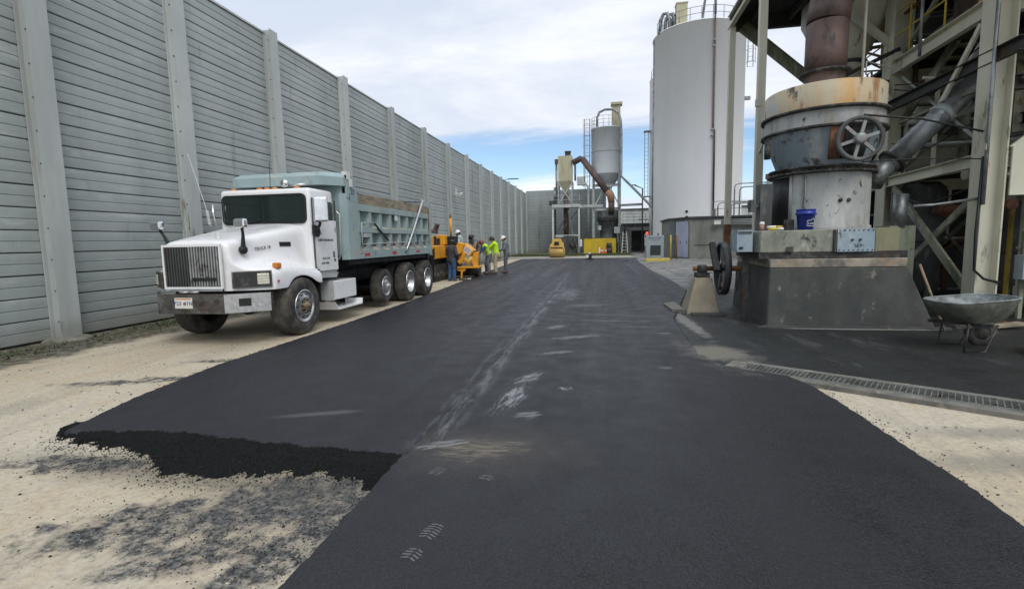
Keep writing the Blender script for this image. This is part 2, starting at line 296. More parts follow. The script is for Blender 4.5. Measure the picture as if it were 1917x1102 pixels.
def marks_right(g, co, xs, ys, c):
    c = seam_dust(g, co, xs, ys, c, -1.27, .17, 3.2, 22, .42)
    for (cx, cy, rx, ry, rot, a) in [(-.83, 4.65, .10, .42, -.12, .95), (-.78, 5.3, .09, .28, -.5, .8), (-.62, 4.15, .11, .10, .4, .7), (-.55, 6.6, .30, .09, .5, .7), (-.35, 7.7, .42, .12, .45, .75), (-.75, 8.6, .30, .12, 1.0, .7), (-.35, 4.95, .05, .07, .4, .9),
                                    (.2, 9.3, .75, .035, -.05, .75), (.5, 10.0, .9, .03, -.1, .65), (.7, 8.7, .5, .025, 0, .7), (1.0, 8.1, .12, .035, 0, .9), (.75, 5.9, .08, .05, 0, .5), (-.3, 11.5, .5, .2, .2, .5), (-.85, 14, .3, 1.6, 0, .5), (-1.15, 3.45, .2, .07, .5, .7)]:
        c = scuff(g, co, cx, cy, rx * 1.5, ry * 1.5, rot, a, c)
    c = scuff(g, co, -.85, 3.4, .5, .28, .1, .5, c, (.28, .235, .17)); c = g.mix(g.m('MULTIPLY', ellipse_mask(g, co, -.8, 3.4, .5, .3, .1, .5, 3, .9), .12), c, (.26, .215, .16))
    c = g.mix(g.m('MULTIPLY', ellipse_mask(g, co, 1.42, 6.6, .22, .7, .25, 1.6, 5, .7), .4), c, (.21, .195, .165))
    return c
asphalt('asphalt_new', (.0130, .0132, .0172), marks_left)
asphalt('asphalt_old', (.0145, .0152, .0178), marks_right)
asphalt('asphalt_loose', (.0075, .0085, .0085), lambda g, co, xs, ys, c: c)
def marks_yard(g, co, xs, ys, c):
    far = g.ss(g.m('ADD', ys, g.m('MULTIPLY', g.noise(co, .5, 5), 3.0)), 15.0, 19.5)
    c = g.mix(far, c, g.mix(g.ss(g.noise(co, .8, 6, .65), .4, .6), (.14, .138, .132), (.25, .245, .225)))
    c = g.mix(g.m('MULTIPLY', g.ss(g.noise(g.mapv(co, (1, .35, 1), (0, 0, 0), (0, 0, .9)), 1.7, 8, .7), .54, .68), .4), c, (.11, .115, .11))
    crack = g.ss(g.vor(co, .55, 'DISTANCE_TO_EDGE'), .004, .03, 1, 0)
    c = g.mix(g.m('MULTIPLY', crack, g.m('MULTIPLY', far, .9)), c, (.03, .03, .03))
    c = g.mix(g.m('MULTIPLY', ellipse_mask(g, co, 1.55, 6.9, .35, .5, .5, .9, 4, .4), .6), c, (.26, .245, .20))
    c = g.mix(g.m('MULTIPLY', ellipse_mask(g, co, 4.2, 8.86, 1.1, .07, 0, .7, 5, .3), .8), c, (.30, .30, .28))
    c = g.mix(g.m('MULTIPLY', ellipse_mask(g, co, 1.55, 9.6, .12, 1.5, .05, 1.2, 4, .4), .6), c, (.26, .255, .235))
    return c
asphalt('yard', (.016, .018, .018), marks_yard)
D('concrete', (.36, .345, .31), .9, 0, .15, .5, [((.24, .235, .21), .35, .8, 1, .14), ((.13, .13, .12), .1, 2, 1, .06)], .3, 30)
D('drain_conc', (.17, .165, .145), .92, 0, .2, 3, [((.10, .10, .09), .38, 4, 1, .12), ((.32, .29, .23), .2, 6, 1, .1)], .4, 50)
D('grass', (.10, .12, .045), .9, 0, .3, 2, [((.20, .18, .10), .35, 2.5, 1, .1)], .6, 30)

# ------------------------------------------------------------------ mesh helpers
def frame(d, up=(0, 0, 1)):
    d = Vector(d).normalized(); up = Vector(up)
    if abs(d.dot(up)) > .98: up = Vector((0, 1, 0)) if abs(d.y) < .9 else Vector((1, 0, 0))
    s = d.cross(up).normalized(); u = s.cross(d).normalized()
    return d, s, u

class MB:
    def __init__(s): s.v = []; s.f = []; s.sm = []
    def add(s, vs, fs, smooth=False):
        n = len(s.v); s.v += [tuple(p) for p in vs]
        for f in fs: s.f.append(tuple(i + n for i in f)); s.sm.append(smooth)
        return s
    def box(s, c, size, rot=None, bev=0.0):
        hx, hy, hz = size[0] / 2, size[1] / 2, size[2] / 2
        if bev <= 0:
            vs = [Vector((sx * hx, sy * hy, sz * hz)) for sz in (-1, 1) for sy in (-1, 1) for sx in (-1, 1)]
            fs = [(0, 2, 3, 1), (4, 5, 7, 6), (0, 1, 5, 4), (2, 6, 7, 3), (0, 4, 6, 2), (1, 3, 7, 5)]
        else:
            bm = bmesh.new(); bmesh.ops.create_cube(bm, size=1)
            for v in bm.verts: v.co = Vector((v.co.x * 2 * hx, v.co.y * 2 * hy, v.co.z * 2 * hz))
            bmesh.ops.bevel(bm, geom=bm.edges[:], offset=bev, segments=2, affect='EDGES', profile=.5)
            bm.verts.index_update(); vs = [v.co.copy() for v in bm.verts]; fs = [[v.index for v in f.verts] for f in bm.faces]; bm.free()
        if rot is not None:
            rm = rot if isinstance(rot, Matrix) else Matrix.Rotation(rot, 3, 'Z')
            vs = [rm @ v for v in vs]
        c = Vector(c); return s.add([c + v for v in vs], fs)
    def b2(s, lo, hi, bev=0.0):
        return s.box([(a + b) / 2 for a, b in zip(lo, hi)], [abs(b - a) for a, b in zip(lo, hi)], None, bev)
    def beam(s, p0, p1, w, h, up=(0, 0, 1)):
        p0, p1 = Vector(p0), Vector(p1); d, sd, u = frame(p1 - p0, up)
        vs = [p + sd * a * w / 2 + u * b * h / 2 for p in (p0, p1) for a, b in ((-1, -1), (1, -1), (1, 1), (-1, 1))]
        return s.add(vs, [(3, 2, 1, 0), (4, 5, 6, 7), (0, 1, 5, 4), (1, 2, 6, 5), (2, 3, 7, 6), (3, 0, 4, 7)])
    def ibeam(s, p0, p1, w, h, t=.02, up=(0, 0, 1)):
        p0, p1 = Vector(p0), Vector(p1); d, sd, u = frame(p1 - p0, up)
        s.beam(p0 + u * (h - t) / 2, p1 + u * (h - t) / 2, w, t, up); s.beam(p0 - u * (h - t) / 2, p1 - u * (h - t) / 2, w, t, up)
        return s.beam(p0, p1, t, h - 2 * t, up)
    def chan(s, p0, p1, w, h, t=.015, up=(0, 0, 1)):
        p0, p1 = Vector(p0), Vector(p1); d, sd, u = frame(p1 - p0, up)
        s.beam(p0 + u * (h - t) / 2, p1 + u * (h - t) / 2, w, t, up); s.beam(p0 - u * (h - t) / 2, p1 - u * (h - t) / 2, w, t, up)
        return s.beam(p0 + sd * (w - t) / 2, p1 + sd * (w - t) / 2, t, h - 2 * t, up)
    def tube(s, pts, r, seg=10, caps=True, smooth=True):
        pts = [Vector(p) for p in pts]; rs = r if isinstance(r, (list, tuple)) else [r] * len(pts)
        vs = []; fs = []; prev = None
        for i, p in enumerate(pts):
            a = pts[max(i - 1, 0)]; b = pts[min(i + 1, len(pts) - 1)]
            d = (b - a).normalized() if (b - a).length > 1e-9 else Vector((0, 0, 1))
            if prev is None: _, sd, u = frame(d)
            else:
                sd = prev - d * prev.dot(d)
                sd = sd.normalized() if sd.length > 1e-6 else frame(d)[1]
                u = sd.cross(d)
            prev = sd
            for k in range(seg):
                t = 2 * math.pi * k / seg; vs.append(p + (sd * math.cos(t) + u * math.sin(t)) * rs[i])
        for i in range(len(pts) - 1):
            for k in range(seg):
                k2 = (k + 1) % seg; fs.append((i * seg + k, i * seg + k2, (i + 1) * seg + k2, (i + 1) * seg + k))
        s.add(vs, fs, smooth)
        if caps:
            n = len(s.v) - len(vs); L = len(pts) - 1
            s.f.append(tuple(n + k for k in reversed(range(seg)))); s.sm.append(False)
            s.f.append(tuple(n + L * seg + k for k in range(seg))); s.sm.append(False)
        return s
    def lathe(s, prof, c=(0, 0, 0), axis=(0, 0, 1), seg=24, smooth=True, a0=0.0, a1=None):
        d, sd, u = frame(axis); c = Vector(c); vs = []; fs = []
        full = a1 is None; a1 = 2 * math.pi if full else a1; n = seg if full else seg + 1
        for r, h in prof:
            for k in range(n):
                t = a0 + (a1 - a0) * k / seg; vs.append(c + d * h + (sd * math.cos(t) + u * math.sin(t)) * r)
        for i in range(len(prof) - 1):
            for k in range(seg):
                k2 = (k + 1) % n; fs.append((i * n + k, (i + 1) * n + k, (i + 1) * n + k2, i * n + k2))
        return s.add(vs, fs, smooth)
    def prism(s, outline, z0, z1, axis='z', smooth=False):
        def P(a, b, h): return {'z': (a, b, h), 'x': (h, a, b), 'y': (a, h, b)}[axis]
        n = len(outline); vs = [P(a, b, z0) for a, b in outline] + [P(a, b, z1) for a, b in outline]
        fs = [tuple(reversed(range(n))), tuple(range(n, 2 * n))] + [(i, (i + 1) % n, n + (i + 1) % n, n + i) for i in range(n)]
        return s.add(vs, fs, smooth)
    def sph(s, c, r, seg=12, rings=8, sc_=(1, 1, 1)):
        c = Vector(c); vs = []; fs = []
        for i in range(rings + 1):
            ph = math.pi * i / rings
            for k in range(seg):
                t = 2 * math.pi * k / seg
                vs.append(c + Vector((math.sin(ph) * math.cos(t) * sc_[0], math.sin(ph) * math.sin(t) * sc_[1], math.cos(ph) * sc_[2])) * r)
        for i in range(rings):
            for k in range(seg):
                k2 = (k + 1) % seg; fs.append((i * seg + k, (i + 1) * seg + k, (i + 1) * seg + k2, i * seg + k2))
        return s.add(vs, fs, True)
    def xf(s, mtx):
        s.v = [tuple(mtx @ Vector(p)) for p in s.v]; return s
    def build(s, name, material, parent=None, world=True):
        """verts are given in world space; a child is stored relative to its thing"""
        off = Vector((0, 0, 0))
        if parent is not None and world:
            p = parent
            while p is not None: off += p.location; p = p.parent
        me = bpy.data.meshes.new(name)
        me.from_pydata([tuple(Vector(p) - off) for p in s.v], [], s.f)
        me.polygons.foreach_set('use_smooth', s.sm)
        bm = bmesh.new(); bm.from_mesh(me); bmesh.ops.recalc_face_normals(bm, faces=bm.faces); bm.to_mesh(me); bm.free()
        me.materials.append(MT[material]); me.update()
        o = bpy.data.objects.new(name, me); COL.objects.link(o)
        if parent is not None: o.parent = parent
        return o

def tag(o, label=None, cat=None, group=None, kind=None):
    if label: o['label'] = label
    if cat: o['category'] = cat
    if group: o['group'] = group
    if kind: o['kind'] = kind
    return o
def thing(name, label, cat, loc=(0, 0, 0), group=None):
    o = bpy.data.objects.new(name, None); COL.objects.link(o); o.location = loc; o.empty_display_size = .2
    return tag(o, label, cat, group)
def copy_tree(o, parent=None):
    c = o.copy(); COL.objects.link(c); c.parent = parent
    for ch in [q for q in bpy.data.objects if q.parent == o]: copy_tree(ch, c)
    return c
def text(body, size, loc, rot, material, parent, name='lettering', extr=.002, sx=1.0):
    cu = bpy.data.curves.new(name, 'FONT'); cu.body = body; cu.size = size; cu.extrude = extr; cu.align_x = 'CENTER'; cu.align_y = 'CENTER'; cu.resolution_u = 2
    t = bpy.data.objects.new(name, cu); COL.objects.link(t)
    me = bpy.data.meshes.new_from_object(t); COL.objects.unlink(t); bpy.data.objects.remove(t)
    off = Vector((0, 0, 0)); p = parent
    while p is not None: off += p.location; p = p.parent
    me.transform(Matrix.Translation(Vector(loc) - off) @ rot.to_4x4() @ Matrix.Diagonal((sx, 1, 1, 1)))
    me.materials.clear(); me.materials.append(MT[material])
    o = bpy.data.objects.new(name, me); COL.objects.link(o); o.parent = parent
    return o
def rotm(xa, ya):
    """matrix whose columns are the text's right, up and facing directions"""
    xa = Vector(xa).normalized(); za = xa.cross(Vector(ya)).normalized(); ya = za.cross(xa)
    return Matrix((xa, ya, za)).transposed()
def struct(o): o['kind'] = 'structure'; return o
def wob(pts, step, amp, rnd):
    """subdivide an outline and make it ragged"""
    o = []
    for i in range(len(pts)):
        a = Vector(pts[i]); b = Vector(pts[(i + 1) % len(pts)]); n = max(1, int((b - a).length / step)); d = (b - a); nr = Vector((-d.y, d.x)).normalized() if d.length > 0 else Vector((0, 0))
        for k in range(n):
            o.append(a + d * k / n + nr * rnd.uniform(-amp, amp) * (0 if k == 0 else 1))
    return o

rnd = random.Random(11)
# ================================================================== ground
o = MB().add([(-1500, -400, 0), (1500, -400, 0), (1500, 2500, 0), (-1500, 2500, 0)], [(0, 1, 2, 3)]).build('ground', 'sand'); struct(o)

def slab(name, pts, z, material, flare=.05, step=.18, amp=.012, hard=None):
    out = wob(pts, step, amp, rnd); n = len(out); vs = []; c = MB()
    for i, p in enumerate(out):
        a, b = out[i - 1], out[(i + 1) % n]; t = (b - a); nr = Vector((t.y, -t.x)).normalized() if t.length else Vector((0, 0))
        k = flare * rnd.uniform(.6, 1.3)
        vs.append((p.x + nr.x * k, p.y + nr.y * k, -.01)); vs.append((p.x, p.y, z))
    fs = [(2 * i, 2 * ((i + 1) % n), 2 * ((i + 1) % n) + 1, 2 * i + 1) for i in range(n)] + [tuple(2 * i + 1 for i in range(n))]
    return c.add(vs, fs).build(name, material)
right_lane = [(-1.4, -4), (2.2, -4), (2.2, 0), (2.14, 2.8), (2.17, 3.3), (2.14, 3.8), (2.14, 4.55), (2.11, 5.23), (1.99, 5.7), (1.75, 5.95), (1.42, 6.1), (1.24, 6.6), (1.28, 7.65), (1.35, 9.65), (1.75, 11.54), (2.46, 15.06), (2.5, 18.9), (2.37, 25.4), (2.5, 34.4), (2.8, 41.3), (-1.4, 41.3)]
o = slab('asphalt_road', right_lane, .045, 'asphalt_old', .04, .055, .010); struct(o); road_right = o
left_lane = [(-1.38, 3.24), (-1.31, 5.8), (-1.30, 9.5), (-1.26, 20), (-1.2, 41.0), (-6.45, 41.0), (-6.3, 36.9), (-5.75, 26.8), (-5.42, 20.3), (-5.13, 16.3), (-5.0, 13.8), (-4.87, 11.4), (-4.82, 8.6), (-4.83, 7.2), (-4.84, 5.45), (-4.66, 4.14), (-4.42, 3.32), (-3.6, 3.42), (-2.5, 3.32)]
o = slab('asphalt_road', left_lane, .0495, 'asphalt_new', .05, .055, .011); struct(o); road_left = o
yard = [(1.1, 6.15), (1.6, 6.1), (3.9, 5.0), (9, 2.2), (30, 2), (70, 20), (70, 80), (2.6, 80), (2.6, 47.9), (2.5, 41), (2.2, 18), (1.6, 11), (1.1, 9)]
o = slab('yard_pavement', yard, .012, 'yard', .01, .6, .02); struct(o)
o = MB().b2((-8.6, 42.1, -.05), (2.75, 47.2, .03)).build('concrete_apron', 'concrete'); struct(o)
o = MB().b2((-9.2, 47.2, -.05), (3.2, 63.5, .045)).build('grass_verge', 'grass'); struct(o)

def noise2(x, y): return math.sin(x * 7.3 + 1.7 * math.sin(y * 5.1)) * .5 + math.sin(y * 11.7 + 2.1 * math.sin(x * 9.7)) * .5
def lerp_tab(tab, x):
    for (x0, y0), (x1, y1) in zip(tab, tab[1:]):
        if x0 <= x <= x1: return y0 + (y1 - y0) * (x - x0) / (x1 - x0)
    return tab[0][1] if x < tab[0][0] else tab[-1][1]
lo_tab = [(-4.5, 3.3), (-4.2, 3.18), (-3.6, 3.12), (-3.25, 2.98), (-3.05, 2.82), (-2.6, 2.78), (-2.3, 2.88), (-1.9, 2.95), (-1.6, 2.90), (-1.36, 2.72)]
hi_tab = [(-4.5, 3.36), (-4.34, 3.36), (-3.6, 3.46), (-2.5, 3.36), (-1.36, 3.28)]
vs = []; NX, NY = 230, 70
for j in range(NY + 1):
    for i in range(NX + 1):
        xx = -4.55 + 3.2 * i / NX; yy = 2.5 + 1.0 * j / NY
        lo = lerp_tab(lo_tab, xx) + .05 * noise2(xx * 3, yy * 2) + rnd.uniform(-.035, .035); hi = lerp_tab(hi_tab, xx)
        t = (yy - lo) / max(.05, hi - lo); t = max(-.6, min(1, t))
        h = .043 * (t ** .7 if t > 0 else t) + rnd.uniform(-.005, .006) * (1 if t < .95 else .3) + .006 * noise2(xx * 2, yy * 4)
        if t >= .97: h = .044
        if t <= 0: h = -.03 + t * .05
        vs.append((xx, yy, h))
fs = [(j * (NX + 1) + i, j * (NX + 1) + i + 1, (j + 1) * (NX + 1) + i + 1, (j + 1) * (NX + 1) + i) for j in range(NY) for i in range(NX)]
o = MB().add(vs, fs).build('loose_asphalt', 'asphalt_loose'); tag(o, 'ragged bank of loose black asphalt at the near end of the new lane', 'asphalt', kind='stuff')

def crumbs(name, material, spots, label, cat):
    c = MB()
    base = [Vector((0, 0, 1)), Vector((.9, 0, .1)), Vector((0, .9, 0)), Vector((-.9, .1, .1)), Vector((0, -.9, 0)), Vector((0, 0, -.7))]
    ff = [(0, 1, 2), (0, 2, 3), (0, 3, 4), (0, 4, 1), (5, 2, 1), (5, 3, 2), (5, 4, 3), (5, 1, 4)]
    for (xx, yy, zz, s) in spots:
        rm = Matrix.Rotation(rnd.uniform(0, 6.3), 3, (rnd.uniform(-.3, .3), rnd.uniform(-.3, .3), 1))
        k = Vector((rnd.uniform(.7, 1.4), rnd.uniform(.7, 1.3), rnd.uniform(.45, .9)))
        c.add([Vector((xx, yy, zz)) + rm @ Vector((v.x * k.x, v.y * k.y, v.z * k.z)) * s for v in base], ff)
    o = c.build(name, material); return tag(o, label, cat, kind='stuff')
sp = []
for i in range(4200):
    xx = rnd.uniform(-4.5, -1.3); lo = lerp_tab(lo_tab, xx)
    if rnd.random() < .5: yy = lo + rnd.gauss(.0, .10); zz = .004
    else: yy = rnd.uniform(lo, lo + .5); zz = .004 + .040 * max(0, min(1, (yy - lo) / (lerp_tab(hi_tab, xx) - lo + .01)))
    if yy > lerp_tab(hi_tab, xx) - .02: continue
    sp.append((xx, yy, zz, rnd.choice((.002, .003, .004, .005, .006, .008))))
for i in range(1700):      # residue patches on the sand
    cx, cy, rx, ry = rnd.choice([(-2.35, 2.34, .7, .22), (-1.75, 2.55, .5, .3), (-1.5, 2.2, .15, .5), (-2.0, 2.1, .5, .2), (-3.75, 2.85, .6, .2)])
    xx = rnd.gauss(cx, rx * .6); yy = rnd.gauss(cy, ry * .6)
    if xx > -1.44: continue
    sp.append((xx, yy, .002, rnd.choice((.0025, .003, .004, .006))))
for i in range(900):
    t = rnd.random(); yy = 2 + t * 22; xx = lerp_tab([(0, -4.3), (3.3, -4.42), (4.16, -4.68), (5.5, -4.86), (7, -4.86), (10, -4.88), (17, -5.2), (24, -5.6)], yy) - abs(rnd.gauss(0, .09)) - .03
    if yy < 3.3: continue
    sp.append((xx, yy, .004, rnd.choice((.004, .006, .008, .012))))
for i in range(1500):
    yy = 1.3 + 5.5 * rnd.random() ** 1.5; xx = rnd.uniform(-7.6, -1.5)
    if noise2(xx * .5 + 1, yy * .6) < -.2 and i % 3: continue
    if yy > 2.7 and xx > lerp_tab([(2.7, -3.2), (3.2, -4.5), (4.16, -4.8), (5.5, -5.0), (7, -5.15)], yy): continue
    sp.append((xx, yy, .002, rnd.choice((.002, .003, .003, .004, .005, .007, .011))))
for i in range(260):
    yy = rnd.uniform(1.2, 5.3); sp.append((2.19 + abs(rnd.gauss(0, .10)), yy, .004, rnd.choice((.003, .004, .006, .009))))
crumbs('asphalt_crumbs', 'asphalt_crumb', sp, 'loose black asphalt crumbs scattered over the sand and along the lane edges', 'crumbs')
sp = []
for i in range(1200):
    yy = 1.2 + 9 * rnd.random() ** 1.7; xx = rnd.uniform(-8.4, -1.5)
    if xx > lerp_tab([(0, -1.46), (2.5, -1.46), (2.51, -4.5), (4.16, -4.8), (5.5, -5.0), (7, -5.15), (11, -5.5)], yy): continue
    sp.append((xx, yy, .003, rnd.choice((.003, .004, .005, .007, .012))))
for i in range(220): sp.append((rnd.uniform(2.3, 4.2), rnd.uniform(2.0, 4.6), .003, rnd.choice((.004, .006, .009, .013))))
crumbs('ground_stones', 'stone', sp, 'small pale and dark stones strewn on the sandy ground', 'stones')

# dusty boot prints and scuffs lying on the older lane
for (bx, by, ang, rows) in ((-.87, 2.36, -.25, 6), (-.90, 2.16, -.25, 4), (-1.06, 3.02, -.3, 5), (-.72, 2.98, -.2, 3)):
    c = MB(); rm = Matrix.Rotation(ang, 3, 'Z'); hw = .05
    for i in range(rows):
        wid = hw * (.75 + .3 * math.sin(math.pi * (i + .6) / rows))
        for s_ in (-1, 1):
            c.box(Vector((bx, by, .0463)) + rm @ Vector((s_ * wid * .5, (i - rows / 2) * .023, 0)), (wid * .86, .011, .001), rm @ Matrix.Rotation(-s_ * .35 + rnd.uniform(-.08, .08), 3, 'Z'))
    tag(c.build('boot_print', 'dust_white', road_right), kind='stuff')

# ================================================================== tall wall of steel planks
def plank_profile(): return [(-.05, .009), (.010, .009), (.020, .020), (.022, .10), (.021, .175), (.009, .184), (.009, .191), (.021, .199), (.022, .28), (.018, .354), (.008, .363), (-.05, .363)]
def plank_mb(L=1.0):
    c = MB(); pr = plank_profile(); n = len(pr)
    c.add([(px, 0, pz) for px, pz in pr] + [(px, L, pz) for px, pz in pr], [(i, (i + 1) % n, n + (i + 1) % n, n + i) for i in range(n)] + [tuple(range(n)), tuple(reversed(range(n, 2 * n)))])
    return c
PZ = .371; NPL = 20; WX = -9.29
posts = [1.3, 4.15, 7.05, 9.99, 13.3, 17.3, 21.5, 25.7, 29.9, 34.2, 38.3, 42.3, 46.4, 50.5, 54.6, 58.7, 62.9]
wall = thing('noise_wall', 'tall grey wall of stacked steel planks running along the left side behind the truck', 'wall', (WX, 7, 0))
pm = plank_mb().build('plank', 'wall_steel', None); plank_me = pm.data; bpy.data.objects.remove(pm)
far = MB()
for bi, (a, b_) in enumerate(zip(posts, posts[1:])):
    for k in range(NPL):
        dx = rnd.uniform(-.004, .004)
        if bi < 14 and bi > 0:
            q = bpy.data.objects.new('plank', plank_me); COL.objects.link(q); q.parent = wall
            q.location = (dx, a - 7, .03 + k * PZ + rnd.uniform(-.003, .003)); q.scale = (1, b_ - a, 1); q.rotation_euler = (rnd.uniform(-.0006, .0006), 0, 0)
        else:
            c = plank_mb(b_ - a); far.v += [] ; far.add([Vector(p) + Vector((WX + dx, a, .03 + k * PZ)) for p in c.v], c.f)
tag(far.build('plank_bays', 'wall_steel', wall), kind='stuff')
TOPZ = .03 + NPL * PZ
MB().b2((WX - .07, 0, -.05), (WX - .052, 64, TOPZ)).build('backing_sheet', 'steel_dark', wall)
c = MB().b2((WX - .09, 1.3, TOPZ + .002), (WX + .05, 63, TOPZ + .05)).build('top_cap', 'post_steel', wall)
def post_mb(h=7.52):
    c = MB()
    c.b2((-.02, -.17, -.1), (.0, .17, h)); c.b2((-.26, -.11, -.1), (-.021, .11, h - .01)); c.b2((-.225, -.17, -.05), (-.205, -.111, h - .03)); c.b2((-.225, .111, -.05), (-.205, .17, h - .03))
    return c
def bolt_mb():
    c = MB()
    for k in range(14):
        c.lathe([(0, .0), (.014, 0), (.014, .012), (0, .012)], (-.1, -.1105, .35 + k * .53), (0, -1, 0), 6, False)
    return c
ptm = post_mb().build('post', 'post_steel', None); pme = ptm.data; bpy.data.objects.remove(ptm)
btm = bolt_mb().build('bolts', 'bolt', None); bme = btm.data; bpy.data.objects.remove(btm)
for i, yy in enumerate(posts):
    q = bpy.data.objects.new('post', pme); COL.objects.link(q); q.parent = wall; q.location = (.25, yy - 7, rnd.uniform(-.03, .05)); q.rotation_euler = (rnd.uniform(-.003, .003), rnd.uniform(-.002, .002), rnd.uniform(-.01, .01))
    if i < 9:
        q2 = bpy.data.objects.new('bolts', bme); COL.objects.link(q2); q2.parent = q
    MB().lathe([(0, .06), (.28, .055), (.34, .03), (.38, -.02)], (-9.16, yy, 0), (0, 0, 1), 14).build('footing', 'footing', wall)
# rear wall
rear = thing('noise_wall', 'same grey plank wall closing the far end of the yard behind the beige hopper', 'wall', (-9.2, 63.4, 0))
q_ = MB()
for k in range(NPL + 1):
    q = bpy.data.objects.new('plank', plank_me); COL.objects.link(q); q.parent = rear; q.rotation_euler = (0, 0, -math.pi / 2); q.scale = (1, 9.9, 1); q.location = (0, 0, .03 + k * PZ)
MB().b2((-9.3, 63.46, -.05), (.7, 63.5, 7.8)).build('backing_sheet', 'steel_dark', rear)

# weeds and dead leaves along the wall foot
c = MB()
for i in range(3000):
    yy = rnd.uniform(4.2, 14) if i < 1700 else rnd.uniform(14, 40); xx = -8.95 + abs(rnd.gauss(0, .28))
    if noise2(xx * .7, yy * .45) < -.35 and i % 4: continue
    h = rnd.uniform(.02, .11) * (1.3 if 8 < yy < 11 else .8); a = rnd.uniform(0, 6.3); w = rnd.uniform(.004, .011); d = Vector((math.cos(a), math.sin(a), 0)); ln = Vector((rnd.gauss(0, .05), rnd.gauss(0, .05), h)); p = Vector((xx, yy, 0))
    c.add([p - d * w, p + d * w, p + ln * .6 + d * w * .7, p + ln], [(0, 1, 2, 3)])
tag(c.build('weeds', 'weed_green'), 'thin low weeds growing along the foot of the tall wall', 'weeds', kind='stuff')
c = MB()
for i in range(3500):
    yy = rnd.uniform(4.2, 13); xx = -8.85 + abs(rnd.gauss(0, .36)); a = rnd.uniform(0, 6.3); s = rnd.uniform(.008, .03)
    d = Vector((math.cos(a), math.sin(a), rnd.uniform(-.3, .5))) * s; e = Vector((-math.sin(a), math.cos(a), rnd.uniform(-.3, .3))) * s * .5; p = Vector((xx, yy, .012))
    c.add([p - d, p + e, p + d, p - e], [(0, 1, 2, 3)])
tag(c.build('leaf_litter', 'dry_grass'), 'dry leaf litter heaped along the wall foot', 'leaf litter', kind='stuff')
# a bit of grass on the far verge
c = MB()
for i in range(5000):
    p = Vector((rnd.uniform(-9, 3), rnd.uniform(47.3, 53), .045)); a = rnd.uniform(0, 6.3); h = rnd.uniform(.05, .16); d = Vector((math.cos(a), math.sin(a), 0)) * .015
    c.add([p - d, p + d, p + Vector((rnd.gauss(0, .04), rnd.gauss(0, .04), h))], [(0, 1, 2)])
tag(c.build('verge_grass', 'weed_green'), 'short green grass on the far verge below the rear wall', 'grass', kind='stuff')

# camera bracket on the wall, and a lamp behind it
t = thing('security_camera', 'small white security camera on an arm on the tall plank wall', 'camera', (-9.05, 31, 4.6))
MB().beam((-9.04, 31, 4.62), (-8.8, 31, 4.62), .05, .05).build('arm', 'white_plastic', t)
MB().b2((-9.05, 30.9, 4.5), (-9.02, 31.1, 4.95)).build('mounting_plate', 'white_plastic', t)
MB().tube([(-8.72, 31.2, 4.62), (-8.72, 30.75, 4.55)], .08, 10).build('housing', 'white_plastic', t)
t = thing('street_lamp', 'flat lamp head on a pole standing behind the tall wall', 'lamp', (-9.7, 49, 0))
MB().tube([(-9.7, 49, 0), (-9.7, 49, 7.5), (-8.9, 49, 7.62)], .06, 8).build('pole', 'steel_pale', t)
MB().box((-8.4, 49, 7.62), (1.0, .3, .07), None, .02).build('lamp_head', 'steel_dark', t)

# ================================================================== dump truck
TC = -6.2
truck = thing('dump_truck', 'white dump truck with a faded teal dump bed parked along the tall wall', 'truck', (TC, 10.4, 0))
def tp(mb, n, m, par=None): return mb.build(n, m, par or truck)
# hood and fenders: lofted half sections, mirrored
def arch(yy, c0=7.86, r=.62, base=.86):
    d = abs(yy - c0)
    return max(base, .44 + math.sqrt(max(0, r * r - d * d))) if d < r else base
stations = [6.72, 6.8, 6.95, 7.15, 7.26, 7.34, 7.46, 7.62, 7.86, 8.1, 8.26, 8.38, 8.47]
rows = []
for yy in stations:
    t = (yy - 6.72) / (8.47 - 6.72)
    hw = .555 + .19 * t; topz = 1.655 + .315 * t - (.03 if yy < 6.75 else 0)
    fz = 1.20 + .10 * math.sin(min(1, t * 1.1) * math.pi) - .05 * t     # fender crown
    ow = 1.10 - .02 * (1 - t)
    zb = arch(yy)
    sec = [(0, topz), (hw * .6, topz - .008), (hw * .92, topz - .028), (hw + .03, topz - .10), (hw + .045, topz - .34), (hw + .10, fz + .05), (hw + .22, fz - .005), (ow - .14, fz - .02), (ow - .03, fz - .075), (ow, fz - .18), (ow, max(zb, fz - .34) if zb < fz - .2 else fz - .19), (ow - .005, min(zb, fz - .2))]
    sw = .80 * max(0, 1 - t * 2.0)
    rows.append([(xx, yy + max(0, xx - .56) * sw, zz) for xx, zz in sec])
c = MB(); n = len(rows[0])
for s_ in (1, -1):
    vs = [(TC + s_ * p[0], p[1], p[2]) for r_ in rows for p in r_]
    fs = [(i * n + k, i * n + k + 1, (i + 1) * n + k + 1, (i + 1) * n + k) for i in range(len(rows) - 1) for k in range(n - 1)]
    c.add(vs, fs, True)
    fr = [(TC + s_ * p[0], p[1], p[2]) for p in rows[0]]
    c.add(fr + [(TC, 6.72, .87), (TC + s_ * .57, 6.72, .87)], [(0, 1, 2, 3, 4, 13, 12), (4, 5, 6, 7, 8, 9, 10, 11, 13)], False)
hood = tp(c, 'hood', 'truck_white')
w = hood.modifiers.new('weld', 'WELD'); w.merge_threshold = .002
hood.modifiers.new('sub', 'SUBSURF').levels = 1; hood.modifiers['sub'].render_levels = 2
# dark wheel housings
for s_ in (1, -1):
    tp(MB().b2((TC + s_ * .62, 7.2, .85), (TC + s_ * .60, 8.5, 1.45)).b2((TC + s_ * .62, 8.46, .5), (TC + s_ * 1.05, 8.49, 1.1)), 'wheel_housing', 'black')
